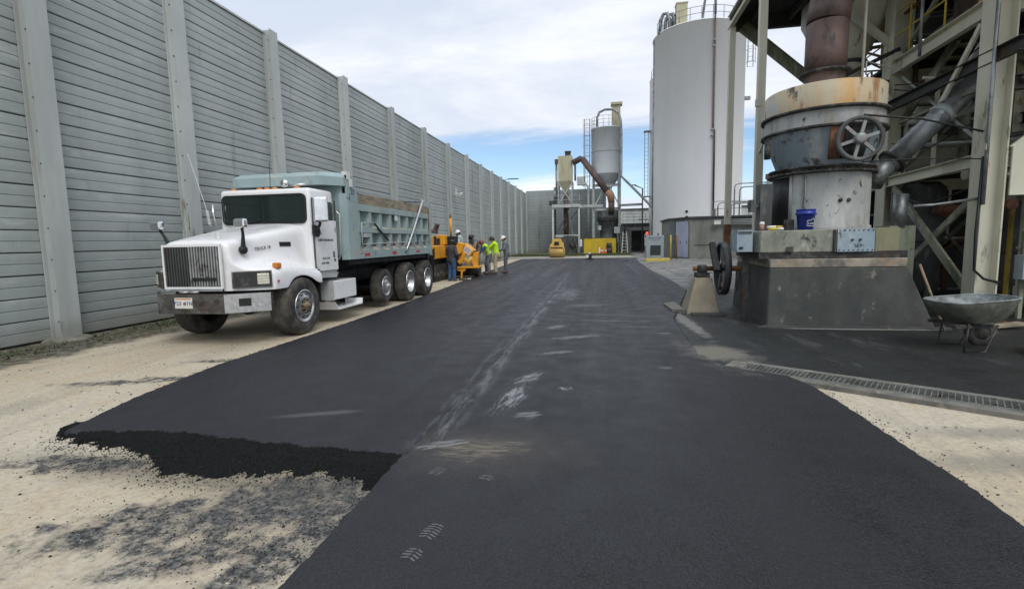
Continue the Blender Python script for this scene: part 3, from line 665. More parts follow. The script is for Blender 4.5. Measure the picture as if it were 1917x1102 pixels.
# grille
gx0, gx1, gz0, gz1 = TC - .485, TC + .485, .945, 1.56
gr = tp(MB().b2((gx0, 6.69, gz0), (gx1, 6.715, gz1)), 'grille', 'black')
c = MB()
for a, b_ in (((gx0 - .03, 6.675, gz0 - .035), (gx1 + .03, 6.71, gz0)), ((gx0 - .03, 6.675, gz1), (gx1 + .03, 6.71, gz1 + .035)), ((gx0 - .03, 6.675, gz0), (gx0, 6.71, gz1)), ((gx1, 6.675, gz0), (gx1 + .03, 6.71, gz1))): c.b2(a, b_)
tp(c, 'grille_surround', 'truck_white')
for k in range(20):
    xx = gx0 + .03 + k * (gx1 - gx0 - .06) / 19
    MB().b2((xx - .011, 6.668, gz0 + .005), (xx + .011, 6.688, gz1 - .005)).build('grille_bar', 'alu_dull' if k > 8 else 'steel_dark', gr)
MB().b2((gx0 + .5, 6.655, gz0 + .09), (gx1 - .06, 6.667, gz0 + .14)).build('name_bar', 'black', gr)
# bumper
def bump_out(off):
    return [(TC - 1.1, 7.10 + off), (TC - .59, 6.60 + off), (TC + .59, 6.60 + off), (TC + 1.1, 6.97 + off)]
po = bump_out(0) + list(reversed([(a, b_ + .07) for a, b_ in bump_out(0)]))
tp(MB().prism(po, .535, .835), 'bumper', 'bumper_steel')
po = [(TC + .59, 6.592), (TC + 1.11, 6.962), (TC + 1.11, 6.968), (TC + .59, 6.598)]
tp(MB().prism(po, .545, .83), 'lit_bumper_face', 'alu')  # brighter metal on the right sweep only: its light put into the colour
d = Vector((.51, .37, 0)).normalized(); rm = Matrix.Rotation(math.atan2(.37, .51), 3, 'Z')
tp(MB().box((TC + .82, 6.752, .70), (.17, .012, .12), rm, .004), 'tow_hook_opening', 'black')
for k in (-.1, .08): tp(MB().tube([(TC + k - .1, 6.62, .87), (TC + k, 6.59, .87), (TC + k + .06, 6.62, .87)], .018, 8), 'tow_loop', 'alu_dull')
lp = tp(MB().box((TC - .12, 6.592, .70), (.31, .012, .165), None, .004), 'licence_plate', 'sticker')
text('P23  41N', .085, (TC - .12, 6.584, .695), rotm((1, 0, 0), (0, 0, 1)), 'ink_blue', lp, 'plate_number')
MB().lathe([(0, 0), (.026, 0), (.026, .002), (0, .002)], (TC - .10, 6.585, .695), (0, -1, 0), 10).build('plate_emblem', 'amber', lp)
MB().b2((TC - .26, 6.583, .757), (TC + .02, 6.585, .772)).build('plate_band', 'amber', lp)
# headlights in the swept corners
for s_ in (1, -1):
    ctr = Vector((TC + s_ * .83, 6.935, 1.04)); rz = Matrix.Rotation(s_ * math.atan2(.80, 1), 3, 'Z'); f = rz @ Vector((0, -1, 0)); sx = rz @ Vector((1, 0, 0))
    hl = tp(MB().box(ctr + f * .012, (.56, .03, .265), rz, .008), 'headlight', 'bumper_steel')
    MB().box(ctr + f * .026, (.52, .012, .225), rz).build('recess', 'dark_paint', hl)
    MB().box(ctr + f * .033 + sx * s_ * .155, (.17, .014, .17), rz, .004).build('lens', 'lens', hl)
    for k in range(4): MB().box(ctr + f * .042 + sx * s_ * .155 + Vector((0, 0, -.06 + k * .04)), (.165, .006, .012), rz).build('lens_rib', 'white_plastic', hl)
    tp(MB().box((TC + s_ * 1.015, 7.3, 1.235), (.10, .12, .09), None, .02), 'turn_signal', 'amber')
    tp(MB().lathe([(0, .012), (.02, .008), (.024, 0)], (TC + s_ * 1.1, 7.2, .99), (s_, 0, 0), 10), 'side_marker', 'red_lens')
    # hood mirror
    a0 = Vector((TC + s_ * .66, 7.0, 1.50)); a1 = a0 + Vector((s_ * .03, -.02, .24)); a2 = a0 + Vector((s_ * .05, -.06, .38))
    if s_ < 0: a0 = Vector((TC - .60, 6.98, 1.46)); a1 = a0 + Vector((-.12, -.02, .28)); a2 = a0 + Vector((-.19, -.05, .42))
    hm = tp(MB().tube([a0, a0.lerp(a1, .3), a1, a2], [.05, .034, .022, .02], 10), 'hood_mirror', 'black')
    MB().sph(a0, .065, 10, 8, (.9, 1.2, 1.1)).build('mount', 'black', hm)
    MB().box(a2 + Vector((0, -.02, .03)), (.21, .10, .145), None, .035).build('mirror_shell', 'chrome', hm)
# hood decals on the driver side
tx = Matrix(((0, 0, 1), (1, 0, 0), (0, 1, 0)))
side_l = lambda s: rotm((.07, 1, 0), (0, 0, 1))
text('TRUCK 18', .075, (TC + .692, 7.42, 1.52), rotm((.14, 1, .10), (0, 0, 1)), 'ink', hood)
tp(MB().box((TC + .735, 7.95, 1.58), (.03, .26, .075), Matrix.Rotation(-.13, 3, 'Z')), 'hood_vent', 'black')
# cab
c = MB(); bm = bmesh.new(); bmesh.ops.create_cube(bm, size=1)
for v in bm.verts:
    up = v.co.z > 0; v.co = Vector((TC + v.co.x * (1.86 if up else 1.96), 8.88 + v.co.y * .86 + (.03 if up and v.co.y < 0 else 0), 1.80 + v.co.z * 1.62))
bmesh.ops.bevel(bm, geom=bm.edges[:], offset=.075, segments=4, affect='EDGES', profile=.55); bm.verts.index_update()
c.add([v.co.copy() for v in bm.verts], [[v.index for v in f.verts] for f in bm.faces], True); bm.free()
cab = tp(c, 'cab', 'truck_white')
def rrect(x0, x1, z0, z1, r, n=5):
    o = []
    for cx, cz, a0 in ((x1 - r, z1 - r, 0), (x0 + r, z1 - r, 90), (x0 + r, z0 + r, 180), (x1 - r, z0 + r, 270)):
        for k in range(n + 1): a = R(a0 + 90 * k / n); o.append((cx + r * math.cos(a), cz + r * math.sin(a)))
    return o
ws = tp(MB().prism(rrect(TC - .84, TC + .84, 1.985, 2.475, .08), 8.452, 8.47, 'y'), 'windshield', 'glass_dark')
ring_o, ring_i = rrect(TC - .87, TC + .87, 1.955, 2.505, .10), rrect(TC - .84, TC + .84, 1.985, 2.475, .08); nn = len(ring_o)
MB().add([(a, 8.440, z) for a, z in ring_o] + [(a, 8.440, z) for a, z in ring_i] + [(a, 8.475, z) for a, z in ring_o], [(i, (i + 1) % nn, nn + (i + 1) % nn, nn + i) for i in range(nn)] + [(i, (i + 1) % nn, 2 * nn + (i + 1) % nn, 2 * nn + i) for i in range(nn)]).build('gasket', 'black', ws)
MB().b2((TC - .012, 8.441, 1.985), (TC + .012, 8.455, 2.475)).build('divider', 'black', ws)
MB().tube([(TC + .45, 8.43, 1.98), (TC + .2, 8.425, 2.07), (TC + .1, 8.428, 2.13)], .008, 6).build('wiper', 'black', ws)
MB().tube([(TC - .3, 8.43, 1.98), (TC - .05, 8.425, 2.05)], .008, 6).build('wiper', 'black', ws)
SX = TC + .985
dr = tp(MB().prism([(8.50, 1.17), (8.62, 1.06), (9.27, 1.06), (9.27, 2.02), (8.50, 2.02)], SX - .02, SX + .004, 'x'), 'door', 'truck_white')
tl = Matrix.Rotation(R(-3.5), 3, 'Y')
MB().prism(rrect(8.52, 9.2, 1.93, 2.38, .06), SX - .06, SX - .016, 'x').build('side_window', 'glass_dark', dr)
MB().b2((SX - .03, 8.485, 1.1), (SX + .0055, 8.496, 2.42)).b2((SX - .03, 9.272, 1.06), (SX + .0055, 9.28, 2.42)).b2((SX - .03, 8.55, 1.048), (SX + .0055, 9.28, 1.056)).build('door_seam', 'steel_dark', dr)
MB().b2((SX - .03, 8.52, 1.93), (SX - .008, 8.66, 2.05)).build('window_paper', 'sticker', dr)
MB().beam((SX - .002, 9.2, 1.86), (SX + .02, 9.2, 1.86), .03, .1).build('door_handle', 'chrome', dr)
sr = rotm((0, 1, 0), (0, 0, 1))
text('CURTIS TRUCKING INC', .062, (SX + .0065, 8.86, 1.64), sr, 'ink', dr, sx=.82)
text('414', .05, (SX + .0065, 8.68, 1.76), sr, 'ink', dr)
text('DOT 2170', .058, (SX + .0065, 8.84, 1.29), sr, 'ink', dr)
text('GVW 7000', .058, (SX + .0065, 8.80, 1.20), sr, 'ink', dr)
MB().b2((SX + .004, 9.1, 1.30), (SX + .0062, 9.17, 1.42)).b2((SX + .004, 9.13, 1.22), (SX + .0062, 9.19, 1.28)).build('door_decal', 'steel_dark', dr)
tp(MB().prism([(8.5, 1.02), (9.3, 1.0), (9.22, .90), (8.62, .93)], TC - .9, TC + .97, 'x'), 'cab_sill', 'steel_pale')
tp(MB().tube([(SX + .0, 9.30, 1.25), (SX + .06, 9.32, 1.35), (SX + .06, 9.32, 2.15), (SX - .02, 9.30, 2.25)], .016, 8), 'grab_rail', 'alu')
for s_ in (1,):
    mi = tp(MB().box((TC + s_ * 1.19, 8.40, 2.19), (.25, .13, .45), Matrix.Rotation(s_ * .35, 3, 'Z'), .035), 'side_mirror', 'chrome')
    MB().tube([(TC + s_ * 1.0, 8.46, 1.80), (TC + s_ * 1.08, 8.44, 1.82), (TC + s_ * 1.15, 8.42, 1.93), (TC + s_ * 1.16, 8.42, 2.0)], .026, 8).build('arm', 'black', mi)
    MB().prism([(8.42, 1.74), (8.56, 1.70), (8.62, 1.80), (8.56, 1.90), (8.42, 1.92)], TC + s_ * .985, TC + s_ * 1.04, 'x').build('mount', 'black', mi)
for xx in (-.72, -.16, 0, .16, .62): tp(MB().sph((TC + xx, 8.6, 2.62), .052, 10, 8, (1.1, 1.2, .55)), 'roof_light', 'amber')
tp(MB().lathe([(0, -.02), (.07, 0), (.075, .02), (.05, .10), (0, .13)], (TC + .42, 8.5, 2.70), (0, 1, 0), 14), 'spotlight', 'chrome')
tp(MB().tube([(TC + .05, 8.62, 2.62), (TC + .07, 8.62, 3.1)], .006, 6), 'roof_antenna', 'black')
tp(MB().tube([(TC + .43, 8.62, 2.66), (TC + .75, 8.7, 2.70)], .02, 8), 'air_horn', 'alu')
# exhaust stack and whip aerial on the far side of the cab
tp(MB().tube([(TC - 1.04, 8.75, 1.3), (TC - 1.04, 8.75, 2.32)], .06, 12), 'air_cleaner', 'black')
tp(MB().tube([(TC - .92, 8.3, 1.95), (TC - .95, 8.3, 2.34)], .025, 10), 'exhaust_stack', 'chrome')
coil = []
for k in range(80):
    a = k * .9; coil.append((TC - .86 - .04 * (k / 80) + .022 * math.cos(a), 8.1 + .022 * math.sin(a), 1.95 + .27 * k / 80))
tp(MB().tube(coil, .008, 5), 'aerial_coil', 'white_plastic')
tp(MB().tube([(TC - .86, 8.1, 1.93), (TC - .92, 8.1, 2.3), (TC - 1.2, 8.1, 3.25)], [.008, .005, .003], 5), 'whip_aerial', 'white_plastic')
# frame, tanks
for s_ in (1, -1): tp(MB().chan((TC + s_ * .42, 6.75, .80), (TC + s_ * .42, 14.7, .86), .09, .28), 'frame_rail', 'black')
tp(MB().b2((TC - .36, 6.9, .55), (TC + .36, 8.4, 1.3)).b2((TC - .3, 8.4, .6), (TC + .3, 9.6, .95)), 'engine', 'black')
for yy, hh in ((7.86, .5), (11.55, .5), (12.8, .5), (14.2, .5)): tp(MB().tube([(TC - .85, yy, hh), (TC - .3, yy, hh), (TC, yy, hh), (TC + .3, yy, hh), (TC + .85, yy, hh)], [.08, .08, .17, .08, .08], 10), 'axle', 'black')
bx = tp(MB().b2((TC + .62, 8.98, .46), (TC + 1.02, 9.92, .84), .02), 'battery_box', 'truck_white')
MB().b2((TC + 1.021, 9.0, .47), (TC + 1.026, 9.9, .475)).b2((TC + .6, 8.972, .46), (TC + 1.03, 8.979, .84)).build('box_lid', 'steel_pale', bx)
tp(MB().prism([(8.86, .44), (8.98, .30), (9.95, .30), (9.97, .40), (9.99, .40), (9.96, .275), (8.95, .275)], TC + .72, TC + 1.12, 'x'), 'step', 'truck_white')
tp(MB().b2((TC - .95, 9.0, .4), (TC - .6, 10.4, .9), .06), 'fuel_tank', 'alu_dull')
tp(MB().b2((TC - .4, 9.7, .98), (TC + .4, 14.5, 1.12)).b2((TC - .5, 10.1, .45), (TC + .45, 11.0, .95)).b2((TC - .35, 12.2, .3), (TC + .35, 14.6, .7)), 'subframe', 'black')
for s_ in (1, -1): tp(MB().b2((TC + s_ * .5, 14.85, .35), (TC + s_ * 1.08, 14.87, 1.15)), 'mud_flap', 'black')
tp(MB().b2((TC - 1.02, 14.48, .98), (TC + 1.02, 14.6, 1.235)), 'gap_shade_bar', 'black')  # black bar added to put shade in the gap under the bed
tp(MB().b2((TC - 1.0, 9.7, 1.12), (TC + 1.0, 14.4, 1.30)), 'bed_crossmembers', 'black')
# wheels
def wheel(yy, zc, r, s_, kind, width=.32, xo=1.10):
    xf = TC + s_ * xo; ax = (s_, 0, 0); w_ = width
    prof = [(r * .56, -w_ + .03), (r * .62, -w_), (r * .93, -w_ + .005), (r * .985, -w_ + .03), (r, -w_ + .06)]
    prof2 = [(r, -.06), (r * .985, -.028), (r * .93, -.008), (r * .80, .004), (r * .62, -.004), (r * .565, -.02)]
    wh = tp(MB().lathe(prof, (xf, yy, zc), ax, 36).lathe(prof2, (xf, yy, zc), ax, 36), 'wheel', 'tyre')
    tr = [(r, -w_ + .06)]; ng = 4
    for k in range(ng):
        a = -w_ + .06 + (w_ - .12) * (k + .5) / ng
        tr += [(r, a - .010), (r * .982, a - .008), (r * .982, a + .008), (r, a + .010)]
    tr.append((r, -.06))
    MB().lathe(tr, (xf, yy, zc), ax, 36, False).build('tread', 'tread', wh)
    R0 = r * .565
    if kind == 'dish':
        MB().lathe([(R0, -.02), (R0 + .006, .002), (R0 - .02, .004), (R0 - .03, -.03), (R0 - .045, -.05), (R0 * .74, -.135), (R0 * .70, -.16), (R0 * .35, -.165), (R0 * .33, -.10), (R0 * .25, -.08), (0, -.08)], (xf, yy, zc), ax, 30).build('rim', 'alu', wh)
        hb = MB()
        for k in range(10):
            a = k * .628; hb.lathe([(.018, -.165), (.018, -.13), (0, -.13)], Vector((xf, yy, zc)) + Vector((0, math.cos(a), math.sin(a))) * R0 * .54, ax, 6, False)
        tag(hb.build('lug_nuts', 'hub_rust', wh), kind='stuff')
        hh = MB()
        for k in range(10):
            a = k * .628 + .3; hh.lathe([(0, 0), (.022, 0)], Vector((xf - s_ * .118, yy, zc)) + Vector((0, math.cos(a), math.sin(a))) * R0 * .76, ax, 8, False)
        tag(hh.build('hand_holes', 'black', wh), kind='stuff')
    else:
        MB().lathe([(R0, -.02), (R0 + .006, .002), (R0 - .018, .004), (R0 - .03, -.02), (R0 * .80, -.03), (R0 * .56, .012), (R0 * .50, .012), (R0 * .48, -.01), (0, -.01)], (xf, yy, zc), ax, 30).build('rim', 'alu', wh)
        hh = MB()
        for k in range(10):
            a = k * .628; hh.lathe([(0, 0), (.021, 0)], Vector((xf - s_ * .0085, yy, zc)) + Vector((0, math.cos(a), math.sin(a))) * R0 * .70, Vector((s_, -.28 * math.cos(a) * 0, 0)), 8, False)
        tag(hh.build('hand_holes', 'black', wh), kind='stuff')
        hb = MB().lathe([(R0 * .32, -.02), (R0 * .31, .05), (R0 * .25, .075), (R0 * .16, .08), (R0 * .15, .10), (0, .10)], (xf, yy, zc), ax, 18)
        for k in range(10):
            a = k * .628 + .31; hb.lathe([(.016, .0), (.016, .035), (0, .035)], Vector((xf, yy, zc)) + Vector((0, math.cos(a), math.sin(a))) * R0 * .44, ax, 6, False)
        hb.build('hub', 'hub_rust' if r > .45 else 'alu_dull', wh)
    return wh
for s_ in (1, -1):
    wheel(7.86, .50, .50, s_, 'hub', .36, 1.115)
    wheel(11.5, .515, .425, s_, 'hub', .27, 1.0)
    for yy in (12.78, 14.16):
        wheel(yy, .52, .52, s_, 'dish', .29, 1.12)
        wheel(yy, .52, .52, s_, 'dish', .29, .80)
# dump bed
BX = TC + 1.14; y0, y1 = 9.42, 14.42; zb, zt = 1.24, 2.40
bed = tp(MB().b2((TC - 1.06, y0 + .02, zb + .1), (TC + 1.05, y0 + .06, 2.75)).b2((TC - 1.06, y0 + .06, zb + .06), (TC + 1.06, y1 - .02, zb + .12)).b2((BX - .18, y0 + .06, zb + .1), (BX - .15, y1, zt)).b2((TC - 1.06, y0 + .06, zb + .1), (TC - 1.03, y1, zt)), 'dump_bed', 'bed_teal')
MB().b2((TC - 1.02, y0 + .07, zb + .12), (BX - .12, y1 - .05, zb + .35)).build('bed_floor', 'rust', bed)
for s_ in (1, -1):
    pr = [(TC + s_ * 1.0, y0 + .0), (TC + s_ * 1.08, y0 + .03), (TC + s_ * 1.13, y0 + .10), (TC + s_ * 1.14, y0 + .2), (TC + s_ * 1.14, 9.93), (TC + s_ * 1.05, 9.93), (TC + s_ * 1.04, y0 + .14)]
    MB().prism(pr if s_ > 0 else list(reversed(pr)), zb, 2.58).build('corner_post', 'bed_teal', bed)
    pr2 = [(9.50, 2.5), (9.93, 2.38), (9.93, 2.60), (9.8, 2.95), (9.50, 2.95)]
    MB().prism(pr2, TC + s_ * 1.10, TC + s_ * 1.142, 'x').build('shield_gusset', 'bed_teal', bed)
text('22', .15, (BX + .006, 9.72, 2.62), sr, 'ink_blue', bed, 'bed_number')
for (za, zc_, dx_, nm) in ((zb, zb + .17, .0, 'bottom_rail'), (zt - .14, zt, .0, 'top_rail'), (1.80, 1.90, .0, 'middle_rail')):
    for s_ in (1, -1): MB().b2((TC + s_ * .98, 9.93, za), (TC + s_ * 1.14, y1, zc_)).build(nm, 'bed_teal', bed)
NR = 8
for k in range(NR + 1):
    yy = 9.97 + k * (y1 - .05 - 9.97) / NR
    for s_ in (1, -1): MB().prism([(TC + s_ * .98, yy - .09), (TC + s_ * 1.125, yy - .06), (TC + s_ * 1.125, yy + .06), (TC + s_ * .98, yy + .09)], zb + .172, zt - .142).build('rib', 'bed_teal', bed)
    if k < NR:
        yb = yy + (y1 - .05 - 9.97) / NR
        MB().prism([(BX - .15, zb + .172), (BX - .004, zb + .172), (BX - .15, zb + .27)], yy + .092, yb - .092, 'y').build('dusty_ledge', 'bed_dust', bed)
        MB().prism([(BX - .15, 1.902), (BX - .012, 1.902), (BX - .15, 1.96)], yy + .092, yb - .092, 'y').build('dusty_ledge', 'bed_dust', bed)
for s_ in (1, -1):
    for (ya, yb) in ((9.96, 12.0), (12.03, y1 - .1)): MB().b2((TC + s_ * 1.06, ya, zt + .003), (TC + s_ * 1.115, yb, zt + .23 - rnd.uniform(0, .02))).build('side_board', 'wood_board', bed)
MB().b2((BX - .1, 12.0, zt), (BX - .02, 12.03, zt + .25)).build('board_bracket', 'bed_teal', bed)
MB().b2((BX - .10, y1 - .03, zb - .05), (BX + .015, y1 + .10, zt + .30)).b2((TC - 1.155, y1 - .03, zb - .05), (TC - 1.04, y1 + .10, zt + .30)).build('rear_post', 'bed_teal', bed)
MB().b2((TC - 1.0, y1, zb), (TC + 1.0, y1 + .06, zt + .1)).build('tailgate', 'bed_teal', bed)
MB().b2((BX - .008, y1 - .09, 1.55), (BX + .004, y1 - .045, 2.6)).build('wood_strip', 'rust_shaft', bed)
for (ya) in (10.15, 11.62, 13.25): MB().b2((BX + .0005, ya, zb + .05), (BX + .004, ya + .24, zb + .115)).build('reflector', 'red_lens', bed)
MB().lathe([(0, .012), (.03, .01), (.035, 0)], (BX, 9.98, 1.37), (1, 0, 0), 10).build('marker_light', 'amber', bed)
MB().b2((BX - .01, 11.86, 2.12), (BX + .001, 12.02, 2.24)).build('placard', 'sticker', bed)
MB().tube([(BX + .02, 12.42, 1.33), (BX + .05, 12.5, 1.45), (BX + .05, 13.75, 2.72), (BX - .02, 13.85, 2.76), (BX - .1, 14.3, 2.76), (TC, 14.3, 2.8)], .032, 10).build('tarp_arm', 'alu', bed)
MB().tube([(BX + .02, 10.02, 1.45), (BX + .02, 10.02, 2.0), (BX + .02, 10.62, 2.02)], .018, 6).tube([(BX + .012, 10.02, 1.55), (BX + .012, 14.3, 1.60)], .014, 6).build('ladder_rail', 'bed_teal', bed)
MB().beam((BX + .02, 10.62, 2.02), (BX + .03, 11.35, 1.62), .03, .03).build('tailgate_lever', 'black', bed)
MB().b2((BX - .07, 10.16, 1.70), (BX - .01, 10.5, 1.92)).build('patch_plate', 'steel_pale', bed)
text('22', .13, (BX - .012, 10.72, 1.83), sr, 'ink', bed, 'bed_number')
# cab shield
po = [(TC - 1.06, 9.02), (TC + .82, 9.02), (TC + 1.12, 9.42), (TC + 1.14, 9.80), (TC - 1.14, 9.80), (TC - 1.14, 9.42)]
pi_ = [(TC - 1.0, 9.12), (TC + .78, 9.12), (TC + 1.04, 9.46), (TC + 1.04, 9.80), (TC - 1.06, 9.80), (TC - 1.06, 9.46)]
c = MB(); vs = [(a, b_, 2.72) for a, b_ in po] + [(a, b_, 2.89) for a, b_ in po] + [(a, b_ + .08, 2.99) for a, b_ in pi_]
fs = [tuple(reversed(range(6))), tuple(range(12, 18))] + [(i, (i + 1) % 6, 6 + (i + 1) % 6, 6 + i) for i in range(6)] + [(6 + i, 6 + (i + 1) % 6, 12 + (i + 1) % 6, 12 + i) for i in range(6)]
c.add(vs, fs).build('cab_shield', 'bed_teal', bed)
MB().b2((BX - .1, 9.5, 2.86), (BX + .01, 9.64, 3.02)).b2((BX - .08, 9.6, 2.72), (BX + .03, 9.70, 2.88)).build('tarp_motor', 'white_plastic', bed)
MB().tube([(BX - .02, 9.62, 2.72), (BX + .01, 9.6, 2.5), (BX - .05, 9.55, 2.3), (BX - .2, 9.4, 2.2)], .007, 5).build('tarp_cable', 'black', bed)
c = MB()
for i in range(14):
    t0 = i / 13; c.add([(TC - .9, 9.95 + 1.6 * t0, 2.78 - .35 * t0 + .03 * math.sin(i * 2.1)), (TC + .95, 9.95 + 1.6 * t0, 2.74 - .35 * t0 + .03 * math.sin(i * 2.1 + 1))], [])
nv = len(c.v); c.f = [(2 * i, 2 * i + 1, 2 * i + 3, 2 * i + 2) for i in range(13)]; c.sm = [True] * 13
tq = c.build('tarp', 'duct_brown', bed); tq.modifiers.new('solid', 'SOLIDIFY').thickness = .02
# ================================================================== grinding mill on its concrete block
MC = (4.03, 10.3)
fo = thing('concrete_foundation', 'big dark stained concrete block with sloping sides under the grinding mill', 'foundation', (4.0, 10.4, 0))
vs = [(2.80, 9.03, -.02), (5.38, 9.05, -.02), (5.38, 11.9, -.02), (2.95, 11.9, -.02), (2.86, 9.16, 1.0), (4.97, 9.16, 1.0), (4.97, 11.8, 1.0), (3.0, 11.8, 1.0)]
o = MB().add(vs, [(0, 3, 2, 1), (4, 5, 6, 7), (0, 1, 5, 4), (1, 2, 6, 5), (2, 3, 7, 6), (3, 0, 4, 7)]).build('block', 'conc_dark', fo)
o.modifiers.new('bev', 'BEVEL').width = .02
o = MB().prism([(2.865, 9.165), (4.965, 9.165), (4.965, 11.79), (3.0, 11.79)], 1.003, 1.15).build('cap_band', 'conc_pale', fo); o.modifiers.new('bev', 'BEVEL').width = .012
MB().prism([(2.62, 8.9), (5.5, 8.88), (5.5, 9.0), (2.75, 9.02)], -.01, .035).build('grout_curb', 'conc_dark', fo)

mill = thing('grinding_mill', 'large weathered roller mill with cream top ring, blue cone and rusty vertical duct', 'mill', (MC[0], MC[1], 1.15))
def mp(mb, n, m): return mb.build(n, m, mill)
mp(MB().prism([(2.72, 9.3), (5.0, 9.25), (5.1, 11.5), (2.9, 11.5)], 1.152, 1.27), 'bed_plate', 'mill_dark')
tbl = mp(MB().prism([(2.66, 9.62), (2.74, 9.30), (3.90, 9.26), (4.50, 9.27), (4.93, 9.40), (5.08, 10), (5.08, 11.3), (2.72, 11.3)], 1.262, 1.64), 'air_housing', 'mill_pale'); tbl.modifiers.new('bev', 'BEVEL').width = .012
rmz = Matrix.Rotation(.01, 3, 'Z')
pb = mp(MB().box((4.21, 9.247, 1.455), (.565, .03, .385), rmz), 'access_panel', 'panel_blue')
for k in range(8):
    for zz in (1.29, 1.62): MB().lathe([(.011, 0), (.011, .012), (0, .012)], (3.96 + k * .072, 9.233, zz), (0, -1, 0), 6, False).build('bolt', 'bolt', pb)
for k in (-1, 1): MB().lathe([(.02, 0), (.02, .03), (0, .03)], (4.21 + k * .06, 9.233, 1.46), (0, -1, 0), 8, False).build('latch', 'bolt', pb)
pb = mp(MB().box((4.715, 9.325, 1.46), (.44, .03, .39), Matrix.Rotation(math.atan2(.13, .43), 3, 'Z')), 'access_panel', 'panel_olive')
mp(MB().box((3.885, 9.245, 1.45), (.03, .03, .37)), 'panel_seam', 'mill_dark')
mp(MB().b2((3.15, 9.235, 1.27), (3.25, 9.27, 1.36)), 'drain_door', 'mill_dark')
cx, cy = MC
mp(MB().lathe([(.82, 1.642), (.82, 1.70), (.79, 1.72), (.79, 2.66)], (cx, cy, 0), (0, 0, 1), 40), 'lower_drum', 'mill_white')
mp(MB().lathe([(.79, 2.62), (.88, 2.625), (.88, 2.66), (.80, 2.67), (.78, 2.71), (.86, 2.72), (.86, 2.75), (.74, 2.76)], (cx, cy, 0), (0, 0, 1), 40), 'flange', 'mill_dark')
mp(MB().lathe([(.72, 2.74), (.955, 3.36)], (cx, cy, 0), (0, 0, 1), 48), 'cone', 'mill_blue')
mp(MB().lathe([(.95, 3.35), (1.01, 3.36), (1.01, 3.40), (.955, 3.41)], (cx, cy, 0), (0, 0, 1), 48), 'flange', 'mill_dark')
mp(MB().lathe([(.955, 3.40), (.955, 3.66)], (cx, cy, 0), (0, 0, 1), 48), 'band', 'mill_white')
mp(MB().lathe([(.95, 3.65), (1.02, 3.66), (1.02, 3.70), (.95, 3.71)], (cx, cy, 0), (0, 0, 1), 48), 'flange', 'mill_dark')
mp(MB().lathe([(.955, 3.70), (.955, 4.10), (.93, 4.12), (0, 4.16)], (cx, cy, 0), (0, 0, 1), 48), 'top_ring', 'mill_cream')
# dark opening and plates in the lower drum and the cone
def patch(r0, z0, r1, z1, a0, a1, nm, m, dr=.012):
    c = MB(); n_ = 10; vs = []
    for i in range(n_ + 1):
        a = R(a0 + (a1 - a0) * i / n_)
        for r_, z_ in ((r0 + dr, z0), (r1 + dr, z1), (r1 - .01, z1), (r0 - .01, z0)): vs.append((cx + r_ * math.cos(a), cy + r_ * math.sin(a), z_))
    fs = [(4 * i + k, 4 * (i + 1) + k, 4 * (i + 1) + (k + 1) % 4, 4 * i + (k + 1) % 4) for i in range(n_) for k in range(4)] + [(0, 1, 2, 3), (4 * n_, 4 * n_ + 1, 4 * n_ + 2, 4 * n_ + 3)]
    return mp(c.add(vs, fs, True), nm, m)
patch(.79, 1.74, .79, 2.6, 176, 214, 'feed_opening', 'black')
patch(.79, 1.70, .79, 2.62, 214, 217, 'opening_frame', 'mill_white', .03)
patch(.765, 2.84, .951, 3.34, 256, 269, 'cover_plate', 'rust', .02)
patch(.765, 2.84, .951, 3.34, 269.5, 300, 'cone_recess', 'mill_dark', .014)
patch(.79, 1.72, .79, 2.62, 232, 234, 'seam_strip', 'mill_white', .035)
for a in (272, 282): mp(MB().sph((cx + .80 * math.cos(R(a)), cy + .80 * math.sin(R(a)), 2.14), .035, 10, 8), 'bolt_boss', 'mill_dark')
for k in range(24):
    a = R(180 + k * 180 / 23); mp(MB().lathe([(.016, 0), (.016, .03), (0, .03)], (cx + .85 * math.cos(a), cy + .85 * math.sin(a), 2.655), (0, 0, 1), 6, False), 'flange_bolt', 'mill_dark')
for k in range(4):
    for s_ in (0, 1): mp(MB().lathe([(.012, 0), (.012, .012), (0, .012)], (cx - .11 - .05 * s_, cy - .80 - .036 * k, 2.90 + .11 * k), (0, -1, 0), 6, False), 'rivet', 'bolt')
# spoked wheel on the cone
WC = Vector((4.17, 9.2, 3.10))
sw = mp(MB().lathe([(.30, -.03), (.36, -.03), (.365, 0), (.36, .03), (.30, .03), (.30, -.03)], WC, (0, -1, 0), 36), 'belt_wheel', 'steel_dark')
MB().lathe([(.09, -.05), (.09, .06), (.05, .07), (0, .07)], WC, (0, -1, 0), 16).build('hub', 'rail_grey', sw)
for k in range(6):
    a = k * math.pi / 3 + .3; dd = Vector((math.cos(a), 0, math.sin(a))); MB().beam(WC + dd * .07, WC + dd * .31, .05, .035, (0, 1, 0)).build('spoke', 'rail_grey', sw)
MB().tube([WC + Vector((0, .5, 0)), WC], .05, 10).build('axle', 'steel_dark', sw)
mp(MB().tube([WC + Vector((.05, -.0, .372)), Vector((5.2, 9.5, 3.42)), Vector((6.42, 9.9, 3.22))], .018, 8), 'drive_belt', 'cable')
mp(MB().tube([WC + Vector((.05, -.0, -.372)), Vector((5.2, 9.5, 2.78)), Vector((6.42, 9.9, 2.78))], .010, 8), 'drive_belt', 'cable')
